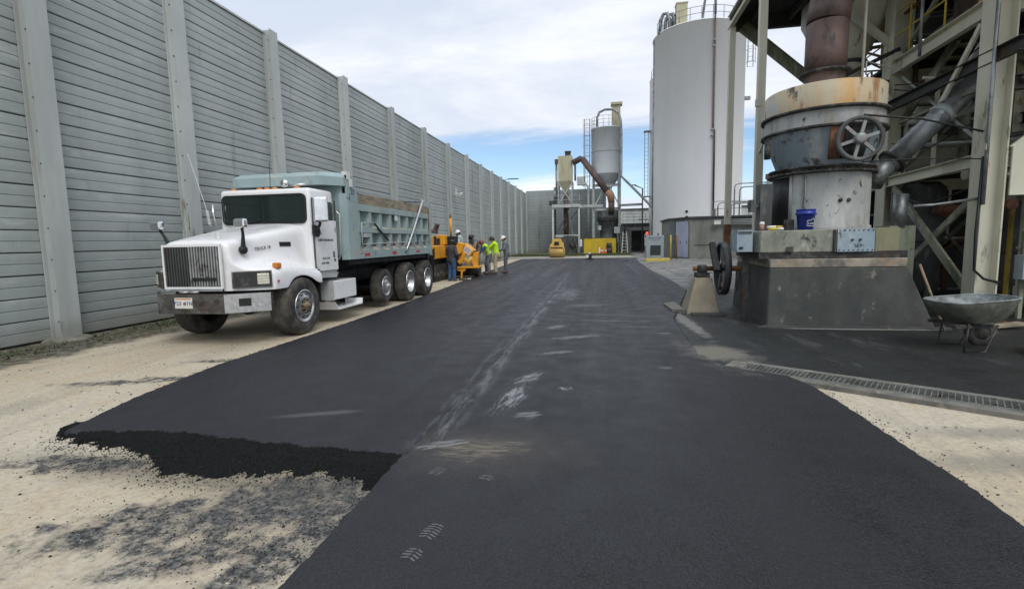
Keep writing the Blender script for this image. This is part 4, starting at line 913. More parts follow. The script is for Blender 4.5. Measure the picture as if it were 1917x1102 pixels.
# duct rising from the top
du = mp(MB().lathe([(.335, 4.10), (.335, 4.52)], (4.13, 10.55, 0), (0, 0, 1), 32), 'outlet_collar', 'duct_brown')
mp(MB().lathe([(.33, 4.5), (.42, 4.51), (.43, 4.55), (.36, 4.57)], (4.13, 10.55, 0), (0, 0, 1), 32), 'duct_flange', 'mill_dark')
mp(MB().tube([(4.13, 10.55, 4.55), (4.135, 10.55, 4.9), (4.14, 10.55, 5.42)], .345, 32), 'vertical_duct', 'duct_brown')
mp(MB().tube([(4.14, 10.55, 5.424), (4.19, 10.57, 5.85)], [.35, .345], 32), 'vertical_duct', 'duct_brown')
mp(MB().tube([(4.20, 10.57, 5.80), (4.36, 10.65, 6.3), (4.62, 10.8, 6.8), (4.9, 10.95, 7.6)], .345, 32), 'vertical_duct', 'duct_brown')
# small things on the mill
mp(MB().tube([(2.98, 9.9, 2.93), (2.98, 9.9, 3.23)], .055, 12), 'hanging_weight', 'mill_dark')
mp(MB().tube([(2.98, 9.9, 3.23), (2.99, 9.92, 3.29), (3.08, 10.0, 3.30)], .012, 6), 'weight_hook', 'mill_dark')
mp(MB().b2((2.90, 9.92, 1.65), (3.10, 10.2, 2.5)), 'guard_plate', 'steel_dark')
mp(MB().b2((2.72, 9.98, 2.08), (2.92, 10.1, 2.16)).b2((2.74, 9.95, 2.0), (2.82, 10.12, 2.22)), 'lever_block', 'steel_dark')
mp(MB().tube([(3.5, 9.56, 2.6), (3.49, 9.53, 2.2), (3.47, 9.52, 2.04), (3.50, 9.5, 2.0)], .008, 6), 'cable_end', 'cable')
mp(MB().b2((3.20, 9.45, 1.64), (3.32, 9.6, 1.83)), 'bearing_lug', 'mill_dark')
mp(MB().tube([(4.6, 10.0, 4.14), (4.6, 10.0, 4.32), (4.66, 10.0, 4.36), (4.7, 10, 4.14)], .018, 8), 'lifting_eye', 'mill_dark')
mp(MB().tube([(4.3, 9.4, 4.15), (4.3, 9.4, 4.36), (4.98, 10.0, 4.40), (5.0, 10.1, 4.0)], .012, 6), 'top_pipe', 'rail_grey')

# bucket
bk = thing('bucket', 'blue plastic bucket standing on the edge of the mill housing', 'bucket', (3.49, 9.42, 1.64))
MB().lathe([(0, 1.645), (.118, 1.645), (.142, 1.90), (.155, 1.905), (.155, 1.935), (.148, 1.94), (.152, 1.985), (.157, 1.99), (.150, 1.992), (.138, 1.9), (.112, 1.66), (0, 1.66)], (3.49, 9.42, 0), (0, 0, 1), 28).build('body', 'bucket_blue', bk)
for s_ in (-1, 1): MB().sph((3.49 + s_ * .158, 9.42, 1.92), .015, 8, 6).build('handle_ear', 'black', bk)
MB().tube([(3.49 + .16 * math.cos(a), 9.42 - .15 * math.sin(a) * .94, 1.92 - .06 * math.sin(a)) for a in [k * math.pi / 12 for k in range(13)]], .004, 5).build('handle', 'black', bk)
bt = text("Lowe's", .060, (0, 0, 0), Matrix.Identity(3), 'sticker', None, 'printed_name')
def wrap(o, a_mid, zc, r_at):
    for v in o.data.vertices:
        a = a_mid + v.co.x / .135; zz = zc + v.co.y; r_ = r_at(zz) + .0015 + max(0, v.co.z) * .3
        v.co = Vector((3.49 + r_ * math.cos(a), 9.42 + r_ * math.sin(a), zz)) - bk.location
rb = lambda zz: .118 + .024 * (zz - 1.645) / .255
wrap(bt, R(303), 1.752, rb); bt.parent = bk
c = MB(); pth = [(-.10, -.045), (.11, -.045), (.11, .045), (.04, .05), (0, .085), (-.04, .05), (-.10, .045), (-.10, -.045)]
for (ax_, az_), (bx_, bz_) in zip(pth, pth[1:]):
    for k in range(6):
        p0 = (ax_ + (bx_ - ax_) * k / 6, az_ + (bz_ - az_) * k / 6); p1 = (ax_ + (bx_ - ax_) * (k + 1) / 6, az_ + (bz_ - az_) * (k + 1) / 6)
        q = []
        for (u_, w_) in (p0, p1):
            a = R(303) + u_ / .135; zz = 1.752 + w_; r_ = rb(zz) + .002; q.append((3.49 + r_ * math.cos(a), 9.42 + r_ * math.sin(a), zz))
        c.beam(q[0], q[1], .007, .002, (math.cos(R(303)), math.sin(R(303)), 0))
c.build('printed_outline', 'sticker', bk)
# tubes and rag beside the bucket
for k, (dx, mtl, lb) in enumerate(((0, 'rail_yellow', 'yellow sealant tube lying nearest the edge of the mill housing'), (.045, 'sticker', 'white sealant tube lying behind the yellow one on the mill housing'))):
    t = thing('sealant_tube', lb, 'tube', (2.95, 9.38 + dx, 1.64), 'sealant tubes on the mill housing')
    MB().tube([(2.88, 9.37 + dx * 1.6, 1.665 + dx * .8), (3.02, 9.36 + dx * 1.6, 1.67 + dx * .8)], .025, 12).build('barrel', mtl, t)
    MB().tube([(3.02, 9.36 + dx * 1.6, 1.67 + dx * .8), (3.12, 9.355 + dx * 1.6, 1.67 + dx * .8)], [.022, .02], 10).build('label_end', 'sticker' if k == 0 else 'rail_yellow', t)
t = thing('cup', 'small pale cup standing at the left end of the mill housing', 'cup', (2.79, 9.42, 1.64))
MB().lathe([(0, 1.645), (.03, 1.645), (.04, 1.76), (.034, 1.75), (0, 1.66)], (2.79, 9.42, 0), (0, 0, 1), 14).build('body', 'duct_orange', t)
MB().lathe([(.042, 1.755), (.042, 1.775), (.03, 1.80), (0, 1.80)], (2.79, 9.42, 0), (0, 0, 1), 14).build('lid', 'sticker', t)
# electrical box left of the mill
t = thing('junction_box', 'scuffed pale blue electrical box on a stand left of the mill', 'box', (2.5, 9.5, 0))
MB().b2((2.38, 9.40, 1.28), (2.64, 9.75, 1.66)).build('box', 'panel_blue', t)
MB().b2((2.42, 9.38, 1.33), (2.48, 9.402, 1.37)).build('latch', 'black', t); MB().b2((2.40, 9.385, 1.60), (2.62, 9.402, 1.64)).build('lip', 'steel_dark', t)
MB().b2((2.55, 9.6, 0), (2.64, 9.7, 1.28)).build('stand', 'mill_dark', t)

# drive shaft, belt wheel and concrete pier
t = thing('concrete_pier', 'tapered tan concrete pier carrying the shaft bearing beside the road', 'pier', (2.05, 10.7, 0))
vs = [(1.72, 10.45, -.01), (2.37, 10.45, -.01), (2.37, 11.25, -.01), (1.72, 11.25, -.01), (1.93, 10.72, .72), (2.25, 10.72, .72), (2.25, 11.1, .72), (1.93, 11.1, .72)]
o = MB().add(vs, [(0, 3, 2, 1), (4, 5, 6, 7), (0, 1, 5, 4), (1, 2, 6, 5), (2, 3, 7, 6), (3, 0, 4, 7)]).build('pier_body', 'pier_conc', t); o.modifiers.new('bev', 'BEVEL').width = .015
MB().prism([(1.45, 10.55), (1.70, 10.5), (1.70, 11.9), (1.40, 11.6)], 0, .09).build('footing_slab', 'drain_conc', t)
MB().prism([(1.80, 10.2), (2.42, 10.2), (2.42, 10.44), (1.80, 10.44)], 0, .05).build('footing_slab', 'conc_dark', t)
MB().b2((1.96, 10.76, .722), (2.22, 11.06, .82)).b2((2.0, 10.8, .82), (2.18, 11.0, .98), .03).build('bearing', 'mill_dark', t)
t = thing('flywheel', 'wide dark belt wheel on a rusty shaft between the pier and the mill', 'wheel', (2.55, 11.0, .02))
FC = Vector((2.50, 10.95, .9))
MB().lathe([(.50, -.06), (.55, -.06), (.55, .06), (.50, .06), (.50, -.06)], FC, (1, 0, 0), 48).build('rim', 'steel_dark', t)
for k in range(5):
    a = k * 2 * math.pi / 5 + .2; dd = Vector((0, math.cos(a), math.sin(a))); MB().beam(FC + dd * .08, FC + dd * .48, .07, .05, (1, 0, 0)).build('spoke', 'rail_grey', t)
MB().lathe([(.10, -.08), (.10, .08), (.05, .08), (.05, -.08), (.10, -.08)], FC, (1, 0, 0), 18).build('hub', 'mill_dark', t)
MB().tube([(1.92, 10.95, .9), (2.42, 10.95, .9)], .05, 14).build('shaft', 'rust_shaft', t)
MB().tube([(2.52, 10.95, .9), (3.4, 10.95, .9)], .055, 14).build('shaft', 'rust_shaft', t)
c = MB()
for k in range(12):
    a0_, a1_ = R(60 + k * 9), R(60 + (k + 1) * 9); c.beam(FC + Vector((0, math.cos(a0_), math.sin(a0_))) * .55, FC + Vector((0, math.cos(a1_), math.sin(a1_))) * .55, .2, .02, (1, 0, 0))
MB().prism([(10.5, .9), (11.0, 1.45), (11.1, 1.40), (10.6, .86)], 2.25, 2.36, 'x').build('belt_guard', 'black', t)
MB().b2((2.95, 11.3, 0), (3.1, 11.7, .80)).build('rear_pedestal', 'mill_dark', t)

# wheelbarrow
wb = thing('wheelbarrow', 'dusty grey steel wheelbarrow parked in front of the right hand column', 'wheelbarrow', (4.85, 7.45, 0))
def tray_ring(z, sx, sy, ox=0.0, tilt=0.0, n_=40):
    o = []
    for k in range(n_):
        a = 2 * math.pi * k / n_; cxx, syy = math.cos(a), math.sin(a)
        px = math.copysign(abs(cxx) ** .55, cxx) * sx * (1 + .0 * syy); py = math.copysign(abs(syy) ** .55, syy) * sy * (1 - .10 * cxx)
        px *= .94; py *= .94
        o.append((4.81 + ox + px * math.cos(.12) - py * math.sin(.12), 7.45 + px * math.sin(.12) + py * math.cos(.12), z + px * tilt))
    return o
def tray(rings, nm, m):
    n_ = len(rings[0]); c = MB(); c.add([p for r_ in rings for p in r_], [(i * n_ + k, i * n_ + (k + 1) % n_, (i + 1) * n_ + (k + 1) % n_, (i + 1) * n_ + k) for i in range(len(rings) - 1) for k in range(n_)], True)
    c.add(rings[-1], [tuple(range(n_))]); return c.build(nm, m, wb)
tl_ = .07
tray([tray_ring(.672, .46, .36, 0, tl_), tray_ring(.62, .445, .345, 0, tl_), tray_ring(.50, .38, .29, .03, .05), tray_ring(.42, .27, .22, .05, .04)], 'tray_inside', 'barrow_grey')
tray([tray_ring(.675, .475, .375, 0, tl_), tray_ring(.655, .475, .375, 0, tl_), tray_ring(.60, .455, .355, 0, tl_), tray_ring(.49, .39, .30, .03, .05), tray_ring(.395, .28, .23, .05, .04)], 'tray_outside', 'barrow_green')
rg = tray_ring(.678, .470, .370, 0, tl_); MB().tube(rg + [rg[0]], .013, 8, False).build('rim', 'barrow_grey', wb)
for s_ in (-1, 1):
    MB().beam((4.42, 7.42 + s_ * .25 - .06, .36), (5.12, 7.62 + s_ * .10, .30), .035, .045).build('handle', 'mill_dark', wb)
    MB().tube([(4.65, 7.45 + s_ * .24, .38), (4.6, 7.45 + s_ * .26, .02), (4.85, 7.45 + s_ * .24, .02), (5.0, 7.45 + s_ * .2, .36)], .014, 8).build('leg', 'mill_dark', wb)
MB().lathe([(.10, -.04), (.165, -.045), (.19, -.02), (.19, .02), (.165, .045), (.10, .04)], (5.12, 7.72, .19), (0, 1, 0), 26).build('wheel', 'tyre', wb)
MB().lathe([(0, -.03), (.105, -.035), (.105, .035), (0, .03)], (5.12, 7.72, .19), (0, 1, 0), 18).build('rim_disc', 'mill_dark', wb)
t = thing('shovel_handle', 'pale wooden pole leaning on the right corner of the concrete block', 'pole', (5.15, 8.3, 0))
MB().tube([(5.06, 9.02, 1.05), (5.30, 8.72, .02)], .019, 8).build('pole', 'wood_handle', t); t.location = (5.3, 8.72, 0)
for ch in [q for q in bpy.data.objects if q.parent == t]: ch.location = Vector((5.15, 8.3, 0)) - Vector((5.3, 8.72, 0))
t = thing('worn_tyre', 'dusty worn tyre lying flat on the ground at the right edge', 'tyre', (5.75, 7.0, 0))
MB().lathe([(.24, .03), (.30, .0), (.44, .0), (.50, .05), (.50, .17), (.44, .21), (.30, .21), (.24, .18), (.26, .1), (.24, .03)], (5.75, 7.0, .012), (0, 0, 1), 40).build('body', 'rubber_dusty', t)

# trench drain
td = thing('trench_drain', 'long steel grate over a drain channel crossing the yard at the right', 'drain', (2.7, 5.5, 0))
A0 = Vector((1.74, 6.02, 0)); dv = Vector((1.86, -1.17, 0)).normalized(); nv_ = Vector((dv.y, -dv.x, 0)); nv_ = -nv_ if nv_.y < 0 else nv_
def seg(l0, l1, w0, w1, z0, z1, nm, m, par=td):
    p = lambda l, w: A0 + dv * l + nv_ * w
    q = [p(l0, w0), p(l1, w0), p(l1, w1), p(l0, w1)]
    return MB().prism([(v.x, v.y) for v in q], z0, z1).build(nm, m, par)
L_ = 5.2
seg(-.12, L_, -.165, .165, -.02, .014, 'channel', 'pit')
seg(-.12, L_, -.30, -.152, -.02, .044, 'concrete_edge', 'drain_conc'); seg(-.12, L_, .152, .25, -.02, .044, 'concrete_edge', 'drain_conc'); seg(-.3, -.10, -.28, .24, -.02, .036, 'concrete_end', 'drain_conc')
seg(-.1, L_, -.151, -.135, -.01, .05, 'frame_bar', 'grate'); seg(-.1, L_, .135, .151, -.01, .05, 'frame_bar', 'grate')
ls = .86
for gi in range(6):
    l0 = -.08 + gi * ls; c = MB()
    for k in range(6):
        w_ = -.125 + k * .25 / 5; c.beam(A0 + dv * (l0 + .012) + nv_ * w_ + Vector((0, 0, .0455)), A0 + dv * (l0 + ls - .012) + nv_ * w_ + Vector((0, 0, .0455)), .007, .005)
    for k in range(19):
        l1 = l0 + .014 + k * (ls - .028) / 18; c.beam(A0 + dv * l1 - nv_ * .13 + Vector((0, 0, .046)), A0 + dv * l1 + nv_ * .13 + Vector((0, 0, .046)), .008, .005)
    tag(c.build('grate', 'grate', td), kind='stuff')

# ================================================================== steel tower at the right
tw = thing('steel_tower', 'cream painted steel tower frame with platforms and braces at the right', 'tower', (6.55, 11.7, 0))
def wp(mb, n, m): return mb.build(n, m, tw)
UPX = (1, 0, 0)
for (xx, yy, h, m, wd) in ((6.52, 9.95, 9.5, 'tower_cream', .32), (6.80, 13.45, 9.5, 'tower_cream', .40), (9.05, 13.1, 9.5, 'tower_cream', .34), (9.3, 9.6, 9.5, 'tower_cream', .34), (6.9, 17.5, 9.5, 'tower_green', .35), (10.0, 17.5, 9.5, 'tower_green', .35)):
    wp(MB().ibeam((xx, yy, 0), (xx, yy, h), wd, wd + .02, .025, UPX), 'column', m)
    wp(MB().b2((xx - .28, yy - .28, 0), (xx + .28, yy + .28, .03)), 'base_plate', 'rust')
wp(MB().b2((6.72, 9.74, 2.15), (7.05, 9.77, 2.95)).b2((6.30, 9.70, 2.9), (6.34, 9.74, 3.0)), 'gusset_plate', 'tower_cream')
wp(MB().b2((6.55, 13.2, 4.55), (6.98, 13.23, 5.65)), 'gusset_plate', 'tower_cream')
wp(MB().b2((6.72, 13.18, 1.9), (6.92, 13.22, 2.95)), 'gusset_plate', 'tower_green')
# beams running away from the viewer
wp(MB().chan((6.40, 10.12, 5.27), (6.62, 13.25, 5.30), .12, .30), 'beam', 'tower_cream')
wp(MB().chan((6.36, 9.2, 4.42), (6.5, 13.3, 4.42), .10, .22), 'beam', 'tower_dark_shade')
wp(MB().chan((6.45, 10.15, 2.78), (6.62, 13.25, 2.74), .10, .22), 'beam', 'tower_cream')
wp(MB().beam((6.6, 12.9, 2.6), (6.5, 10.0, .35), .05, .17), 'brace', 'tower_green')
wp(MB().beam((6.72, 10.1, 2.5), (6.8, 13.3, .4), .05, .12), 'brace', 'tower_green')
wp(MB().beam((6.38, 10.15, 5.05), (6.48, 12.0, 3.15), .05, .09), 'brace', 'tower_cream')
wp(MB().beam((6.45, 11.2, 3.85), (6.75, 13.0, 2.9), .05, .10), 'brace', 'tower_green')
wp(MB().beam((6.75, 9.8, 2.55), (9.1, 9.6, .8), .06, .14), 'brace', 'tower_cream')
wp(MB().beam((6.75, 9.8, 2.9), (9.2, 9.6, 5.0), .06, .14), 'brace', 'tower_cream')
wp(MB().beam((6.8, 9.8, 4.0), (9.2, 9.7, 5.4), .08, .12), 'brace', 'tower_dark_shade')
for zz, m in ((2.75, 'tower_cream'), (5.25, 'tower_cream'), (4.0, 'tower_dark_shade')):
    wp(MB().ibeam((6.7, 9.9, zz), (9.2, 9.62, zz), .14, .24, .02), 'beam', m); wp(MB().ibeam((6.95, 13.4, zz - .1), (8.95, 13.1, zz - .1), .14, .24, .02), 'beam', m)
    wp(MB().ibeam((9.2, 9.7, zz), (9.1, 13.0, zz), .14, .24, .02), 'beam', m)
    wp(MB().ibeam((6.85, 13.6, zz), (6.9, 17.4, zz), .14, .24, .02), 'beam', 'tower_green'); wp(MB().ibeam((7.0, 17.5, zz), (9.9, 17.5, zz), .14, .24, .02), 'beam', 'tower_green')
# decks
wp(MB().prism([(6.46, 8.2), (13, 8.0), (13, 18), (6.85, 17.6)], 5.44, 5.50), 'deck_plate', 'tower_dark_shade')
for k in range(7): wp(MB().ibeam((6.7, 10.4 + k * 1.05, 5.34), (12.5, 10.3 + k * 1.05, 5.34), .08, .18, .015), 'joist', 'tower_dark_shade')
wp(MB().prism([(6.8, 10.3), (13, 10.3), (13, 18), (6.9, 17.6)], 2.86, 2.90), 'deck_plate', 'tower_dark_shade')
for k in range(5): wp(MB().ibeam((6.8, 10.7 + k * 1.5, 2.78), (12.5, 10.6 + k * 1.5, 2.78), .08, .16, .015), 'joist', 'tower_dark_shade')
# high platform, its unseen near end carried over the mill to shade it
wp(MB().prism([(3.50, 8.6), (13, 8.6), (13, 18), (6.9, 18), (6.7, 15.25), (3.50, 15.25)], 7.46, 7.52), 'deck_plate', 'tower_dark_shade')
wp(MB().chan((3.50, 8.6, 7.36), (3.50, 15.2, 7.36), .12, .34), 'beam', 'tower_cream')
wp(MB().ibeam((3.56, 15.15, 7.30), (9.0, 15.15, 7.30), .16, .34, .02), 'beam', 'tower_dark_shade'); wp(MB().ibeam((3.56, 13.2, 7.30), (9.0, 13.2, 7.30), .16, .30, .02), 'beam', 'tower_dark_shade')
for k in range(6): wp(MB().ibeam((4.0 + k * .95, 10.3, 7.34), (4.0 + k * .95, 15.0, 7.34), .09, .22, .015), 'joist', 'tower_dark_shade')
wp(MB().ibeam((3.80, 15.05, 7.2), (5.9, 15.05, 5.35), .14, .26, .02), 'knee_brace', 'tower_green')
wp(MB().beam((6.7, 13.5, 5.9), (5.0, 13.3, 7.2), .10, .14), 'knee_brace', 'tower_cream')
wp(MB().beam((5.35, 12.6, 5.05), (6.75, 13.3, 5.75), .06, .08), 'knee_brace', 'tower_dark_shade'); wp(MB().beam((5.3, 12.6, 4.95), (6.7, 13.4, 5.05), .06, .08), 'knee_brace', 'tower_dark_shade')
for (xx, yy, z0, z1, r_, m) in ((3.54, 15.05, 0, 7.2, .075, 'tower_cream'), (3.44, 12.0, 1.2, 7.3, .075, 'tower_cream')):
    wp(MB().b2((xx - r_, yy - r_, z0), (xx + r_, yy + r_, z1)), 'slim_post', m)
wp(MB().b2((3.455, 14.955, 0.0), (3.625, 15.14, 1.9)), 'post_sleeve', 'rust')
wp(MB().b2((3.38, 11.92, 0), (3.52, 12.07, 1.2)), 'post_sleeve', 'mill_dark')
wp(MB().beam((3.44, 12.0, 4.05), (4.0, 10.9, 4.1), .03, .05), 'stay', 'tower_cream'); wp(MB().beam((3.44, 12.0, 3.35), (3.3, 10.9, 3.7), .03, .05), 'stay', 'tower_cream')
wp(MB().b2((3.32, 11.9, 4.35), (3.42, 11.98, 4.5)), 'lug', 'tower_cream')
wp(MB().tube([(6.33, 9.72, 2.0), (6.33, 9.72, 5.5)], .03, 8), 'conduit', 'galv'); wp(MB().tube([(6.36, 11.8, 5.1), (6.36, 11.8, 7.4)], .03, 8), 'conduit', 'galv')
wp(MB().tube([(4.92, 10.9, 4.1), (4.95, 10.9, 7.4)], .025, 8), 'conduit', 'tower_cream')
wp(MB().tube([(6.31, 9.76, 2.8), (6.28, 9.75, 1.5), (6.3, 9.75, .9), (6.45, 9.75, .75), (6.7, 9.76, .68)], .022, 8), 'loose_hose', 'cable')
wp(MB().tube([(5.4, 9.9, 2.02), (5.7, 9.9, 2.03), (6.4, 9.9, 2.12)], .025, 8), 'conduit', 'galv')
for k in range(9): wp(MB().b2((7.25 + k * .62, 15.3 + (k % 2) * .02, 0.05), (7.85 + k * .62, 15.34 + (k % 2) * .02, 5.42)), 'dark_backing', 'tower_dark_shade')  # dark sheets added to deepen the shade behind the columns
wp(MB().beam((7.0, 15.2, 3.0), (9.6, 15.2, 5.3), .08, .12), 'brace', 'tower_green'); wp(MB().beam((9.6, 15.15, 3.0), (7.0, 15.15, 5.3), .08, .12), 'brace', 'tower_green')
wp(MB().beam((9.15, 9.8, 2.6), (9.1, 13.0, .3), .08, .12), 'brace', 'tower_cream'); wp(MB().beam((9.15, 9.8, 3.0), (9.1, 13.0, 5.2), .08, .12), 'brace', 'tower_cream')
for k in range(14): wp(MB().b2((7.0, 14.9 - k * .24, 3.05 + k * .17), (7.75, 15.1 - k * .24, 3.08 + k * .17)), 'stair_tread', 'tower_green')
for xx in (6.98, 7.77): wp(MB().beam((xx, 15.1, 2.95), (xx, 11.7, 5.4), .05, .2), 'stair_stringer', 'rail_yellow' if xx > 7 else 'tower_green')
for k, (z0_, z1_) in enumerate(((4.9, 4.75), (4.8, 4.55), (3.6, 3.5), (2.5, 2.35))): wp(MB().tube([(6.6, 13.1, z0_), (6.5, 11.5, min(z0_, z1_) - .25), (6.45, 10.1, z1_)], .014, 6), 'slack_cable', 'cable')
lr = random.Random(21)
def angle_bar(p0, p1, m, w_=.07):
    p0, p1 = Vector(p0), Vector(p1); c = MB().beam(p0, p1, w_, .012); d_, sd__, u_ = frame(p1 - p0); c2 = [Vector(v) for v in c.v]
    return wp(MB().beam(p0 + u_ * w_ / 2, p1 + u_ * w_ / 2, .012, w_).beam(p0 + sd__ * (w_ / 2 + .006), p1 + sd__ * (w_ / 2 + .006), w_, .012), 'lattice_bar', m)
pal = ['tower_green', 'tower_cream', 'steel_pale', 'tower_green', 'rust']
for (xa, ya, xb, yb) in ((6.6, 10.2, 6.75, 13.2), (6.85, 13.7, 6.9, 17.3), (9.2, 9.9, 9.1, 12.9), (9.1, 13.4, 9.9, 17.3), (7.0, 17.45, 9.9, 17.45), (7.0, 13.35, 8.9, 13.05)):
    for (z0_, z1_) in ((.2, 2.6), (3.0, 5.1), (5.6, 7.3)):
        if lr.random() < .25: continue
        m = lr.choice(pal); zm = (z0_ + z1_) / 2; xm, ym = (xa + xb) / 2, (ya + yb) / 2
        angle_bar((xa, ya, z0_), (xb, yb, z1_), m, .06); angle_bar((xa + .03, ya, z1_), (xb + .03, yb, z0_), m, .06)
        angle_bar((xa, ya, zm), (xb, yb, zm), lr.choice(pal), .05)
        if lr.random() < .6: angle_bar((xm, ym, zm), (xm, ym, z1_), lr.choice(pal), .05)
for k in range(16):
    xx = lr.uniform(6.9, 9.8); yy = lr.uniform(10.6, 16.8); z0_ = lr.choice((0, 2.9, 5.5)); wp(MB().b2((xx - .03, yy - .03, z0_), (xx + .03, yy + .03, z0_ + lr.uniform(1.2, 2.3))), 'stanchion', lr.choice(['tower_cream', 'rail_yellow', 'tower_green', 'steel_pale']))
for k in range(12):
    yy = lr.uniform(10.5, 16.5); zz = lr.choice((1.2, 2.2, 3.4, 4.1, 4.8, 6.1, 6.7)); wp(MB().tube([(6.7, yy, zz), (lr.uniform(8, 10.5), yy + lr.uniform(-.3, .3), zz + lr.uniform(-.4, .4))], lr.choice((.02, .03, .045)), 8), 'conduit', lr.choice(['galv', 'tower_cream', 'rust', 'steel_pale']))
for k in range(10):
    zz = .55 + k * .28; wp(MB().tube([(7.6, 17.6, 3.0 + zz * .8), (10.5, 17.6, 3.0 + zz * .8)], .018, 6), 'guard_wire', 'rail_grey')
# handrails
def rail(pts, h, nm, m, par, mids=2, r_=.02, step=1.2):
    for a, b_ in zip(pts, pts[1:]):
        a, b_ = Vector(a), Vector(b_); n_ = max(1, round((b_ - a).length / step))
        for k in range(n_ + 1):
            p = a.lerp(b_, k / n_); MB().tube([p, p + Vector((0, 0, h))], r_, 6).build(nm + '_post', m, par)
        for j in range(1, mids + 1): MB().tube([a + Vector((0, 0, h * j / mids)), b_ + Vector((0, 0, h * j / mids))], r_ * .9, 6).build(nm, m, par)
rail([(6.5, 10.2, 5.5), (6.8, 17.5, 5.5)], 1.0, 'handrail', 'rail_yellow', tw)
rail([(6.8, 8.3, 5.5), (9.0, 8.1, 5.5)], 1.0, 'handrail', 'rail_yellow', tw)
rail([(7.3, 10.35, 2.9), (12, 10.3, 2.9)], 1.0, 'handrail', 'rail_yellow', tw)
rail([(7.0, 17.8, 2.9), (12, 17.8, 2.9)], 1.0, 'handrail', 'rail_grey', tw, 3)
rail([(6.9, 14.0, 2.9), (6.9, 17.8, 2.9)], 1.0, 'handrail', 'rail_grey', tw, 4)
wp(MB().b2((9.4, 9.55, 3.9), (10.4, 9.62, 4.3)), 'sign_board', 'rail_yellow')

# ducts, cyclones and tanks inside the tower
t = thing('inclined_chute', 'galvanised inclined chute pipe rising to the right behind the column', 'pipe', (5.3, 11, 2.5))
MB().tube([(5.52, 11.05, 2.86), (7.9, 11.2, 5.3)], .19, 20).build('pipe', 'galv', t)
MB().tube([(5.25, 11.0, 2.50), (5.38, 11.02, 2.74), (5.56, 11.05, 2.92)], [.17, .175, .18], 20).build('elbow', 'galv', t)
MB().lathe([(.19, -.03), (.26, -.03), (.26, .03), (.19, .03)], (5.60, 11.055, 2.945), (2.38, .15, 2.44), 24).build('flange', 'mill_dark', t)
MB().lathe([(.19, -.06), (.21, -.06), (.21, .06), (.19, .06)], (6.45, 11.11, 3.81), (2.38, .15, 2.44), 24).build('clamp', 'steel_pale', t)
MB().tube([(5.72, 10.9, 2.3), (5.70, 10.9, 1.66)], .12, 16).build('down_leg', 'galv', t)
MB().b2((5.5, 10.8, 0), (5.95, 11.3, 1.7)).build('pedestal', 'tower_green', t)
t = thing('cyclone', 'cream cyclone separator under the high platform behind the rusty duct', 'cyclone', (5.95, 14.6, 5.2))
MB().lathe([(.0, 7.4), (.95, 7.4), (.95, 6.85), (.42, 5.75), (.42, 5.2), (0, 5.2)], (6.0, 14.3, 0), (0, 0, 1), 30).build('body', 'tower_cream', t)
MB().lathe([(.42, 5.72), (.52, 5.73), (.52, 5.78), (.43, 5.79)], (6.0, 14.3, 0), (0, 0, 1), 30).build('flange', 'mill_dark', t)
MB().lathe([(.36, 5.2), (.36, 4.1), (.2, 3.6), (.2, 1.2), (0, 1.2)], (6.0, 14.3, 0), (0, 0, 1), 24).build('lower_leg', 'tower_green', t)
for (lb, xx, yy, r_, z0, z1, m) in (('cream vertical tank standing on the middle deck behind the columns', 8.15, 14.3, .62, 2.9, 5.3, 'tower_cream'), ('stained grey upright vessel below the middle deck of the tower', 7.25, 13.0, .42, .0, 2.7, 'steel_dark'), ('dark drum standing right of the vessel on the tower floor', 8.5, 12.6, .5, 0, 2.2, 'steel_dark'), ('pale narrow tank at the right edge of the tower floor', 8.1, 10.9, .3, .0, 2.4, 'tower_cream'), ('rust brown upright tank on the upper deck of the tower', 7.9, 12.3, .6, 5.5, 7.4, 'duct_brown')):
    t = thing('process_vessel', lb, 'tank', (xx, yy, z0), 'vessels in the tower')
    MB().lathe([(0, z1), (r_ * .7, z1 - .02), (r_, z1 - .14), (r_, z0 + .35), (r_ * .6, z0 + .12), (r_ * .3, z0 + .1), (0, z0 + .1)], (xx, yy, 0), (0, 0, 1), 28).build('shell', m, t)
    for k in range(3): a = k * 2.09 + .5; MB().beam((xx + r_ * .9 * math.cos(a), yy + r_ * .9 * math.sin(a), z0), (xx + r_ * .9 * math.cos(a), yy + r_ * .9 * math.sin(a), z0 + .5), .07, .07).build('leg', m, t)
    MB().lathe([(r_, (z0 + z1) / 2), (r_ + .03, (z0 + z1) / 2), (r_ + .03, (z0 + z1) / 2 + .06), (r_, (z0 + z1) / 2 + .06)], (xx, yy, 0), (0, 0, 1), 28).build('band', m, t)
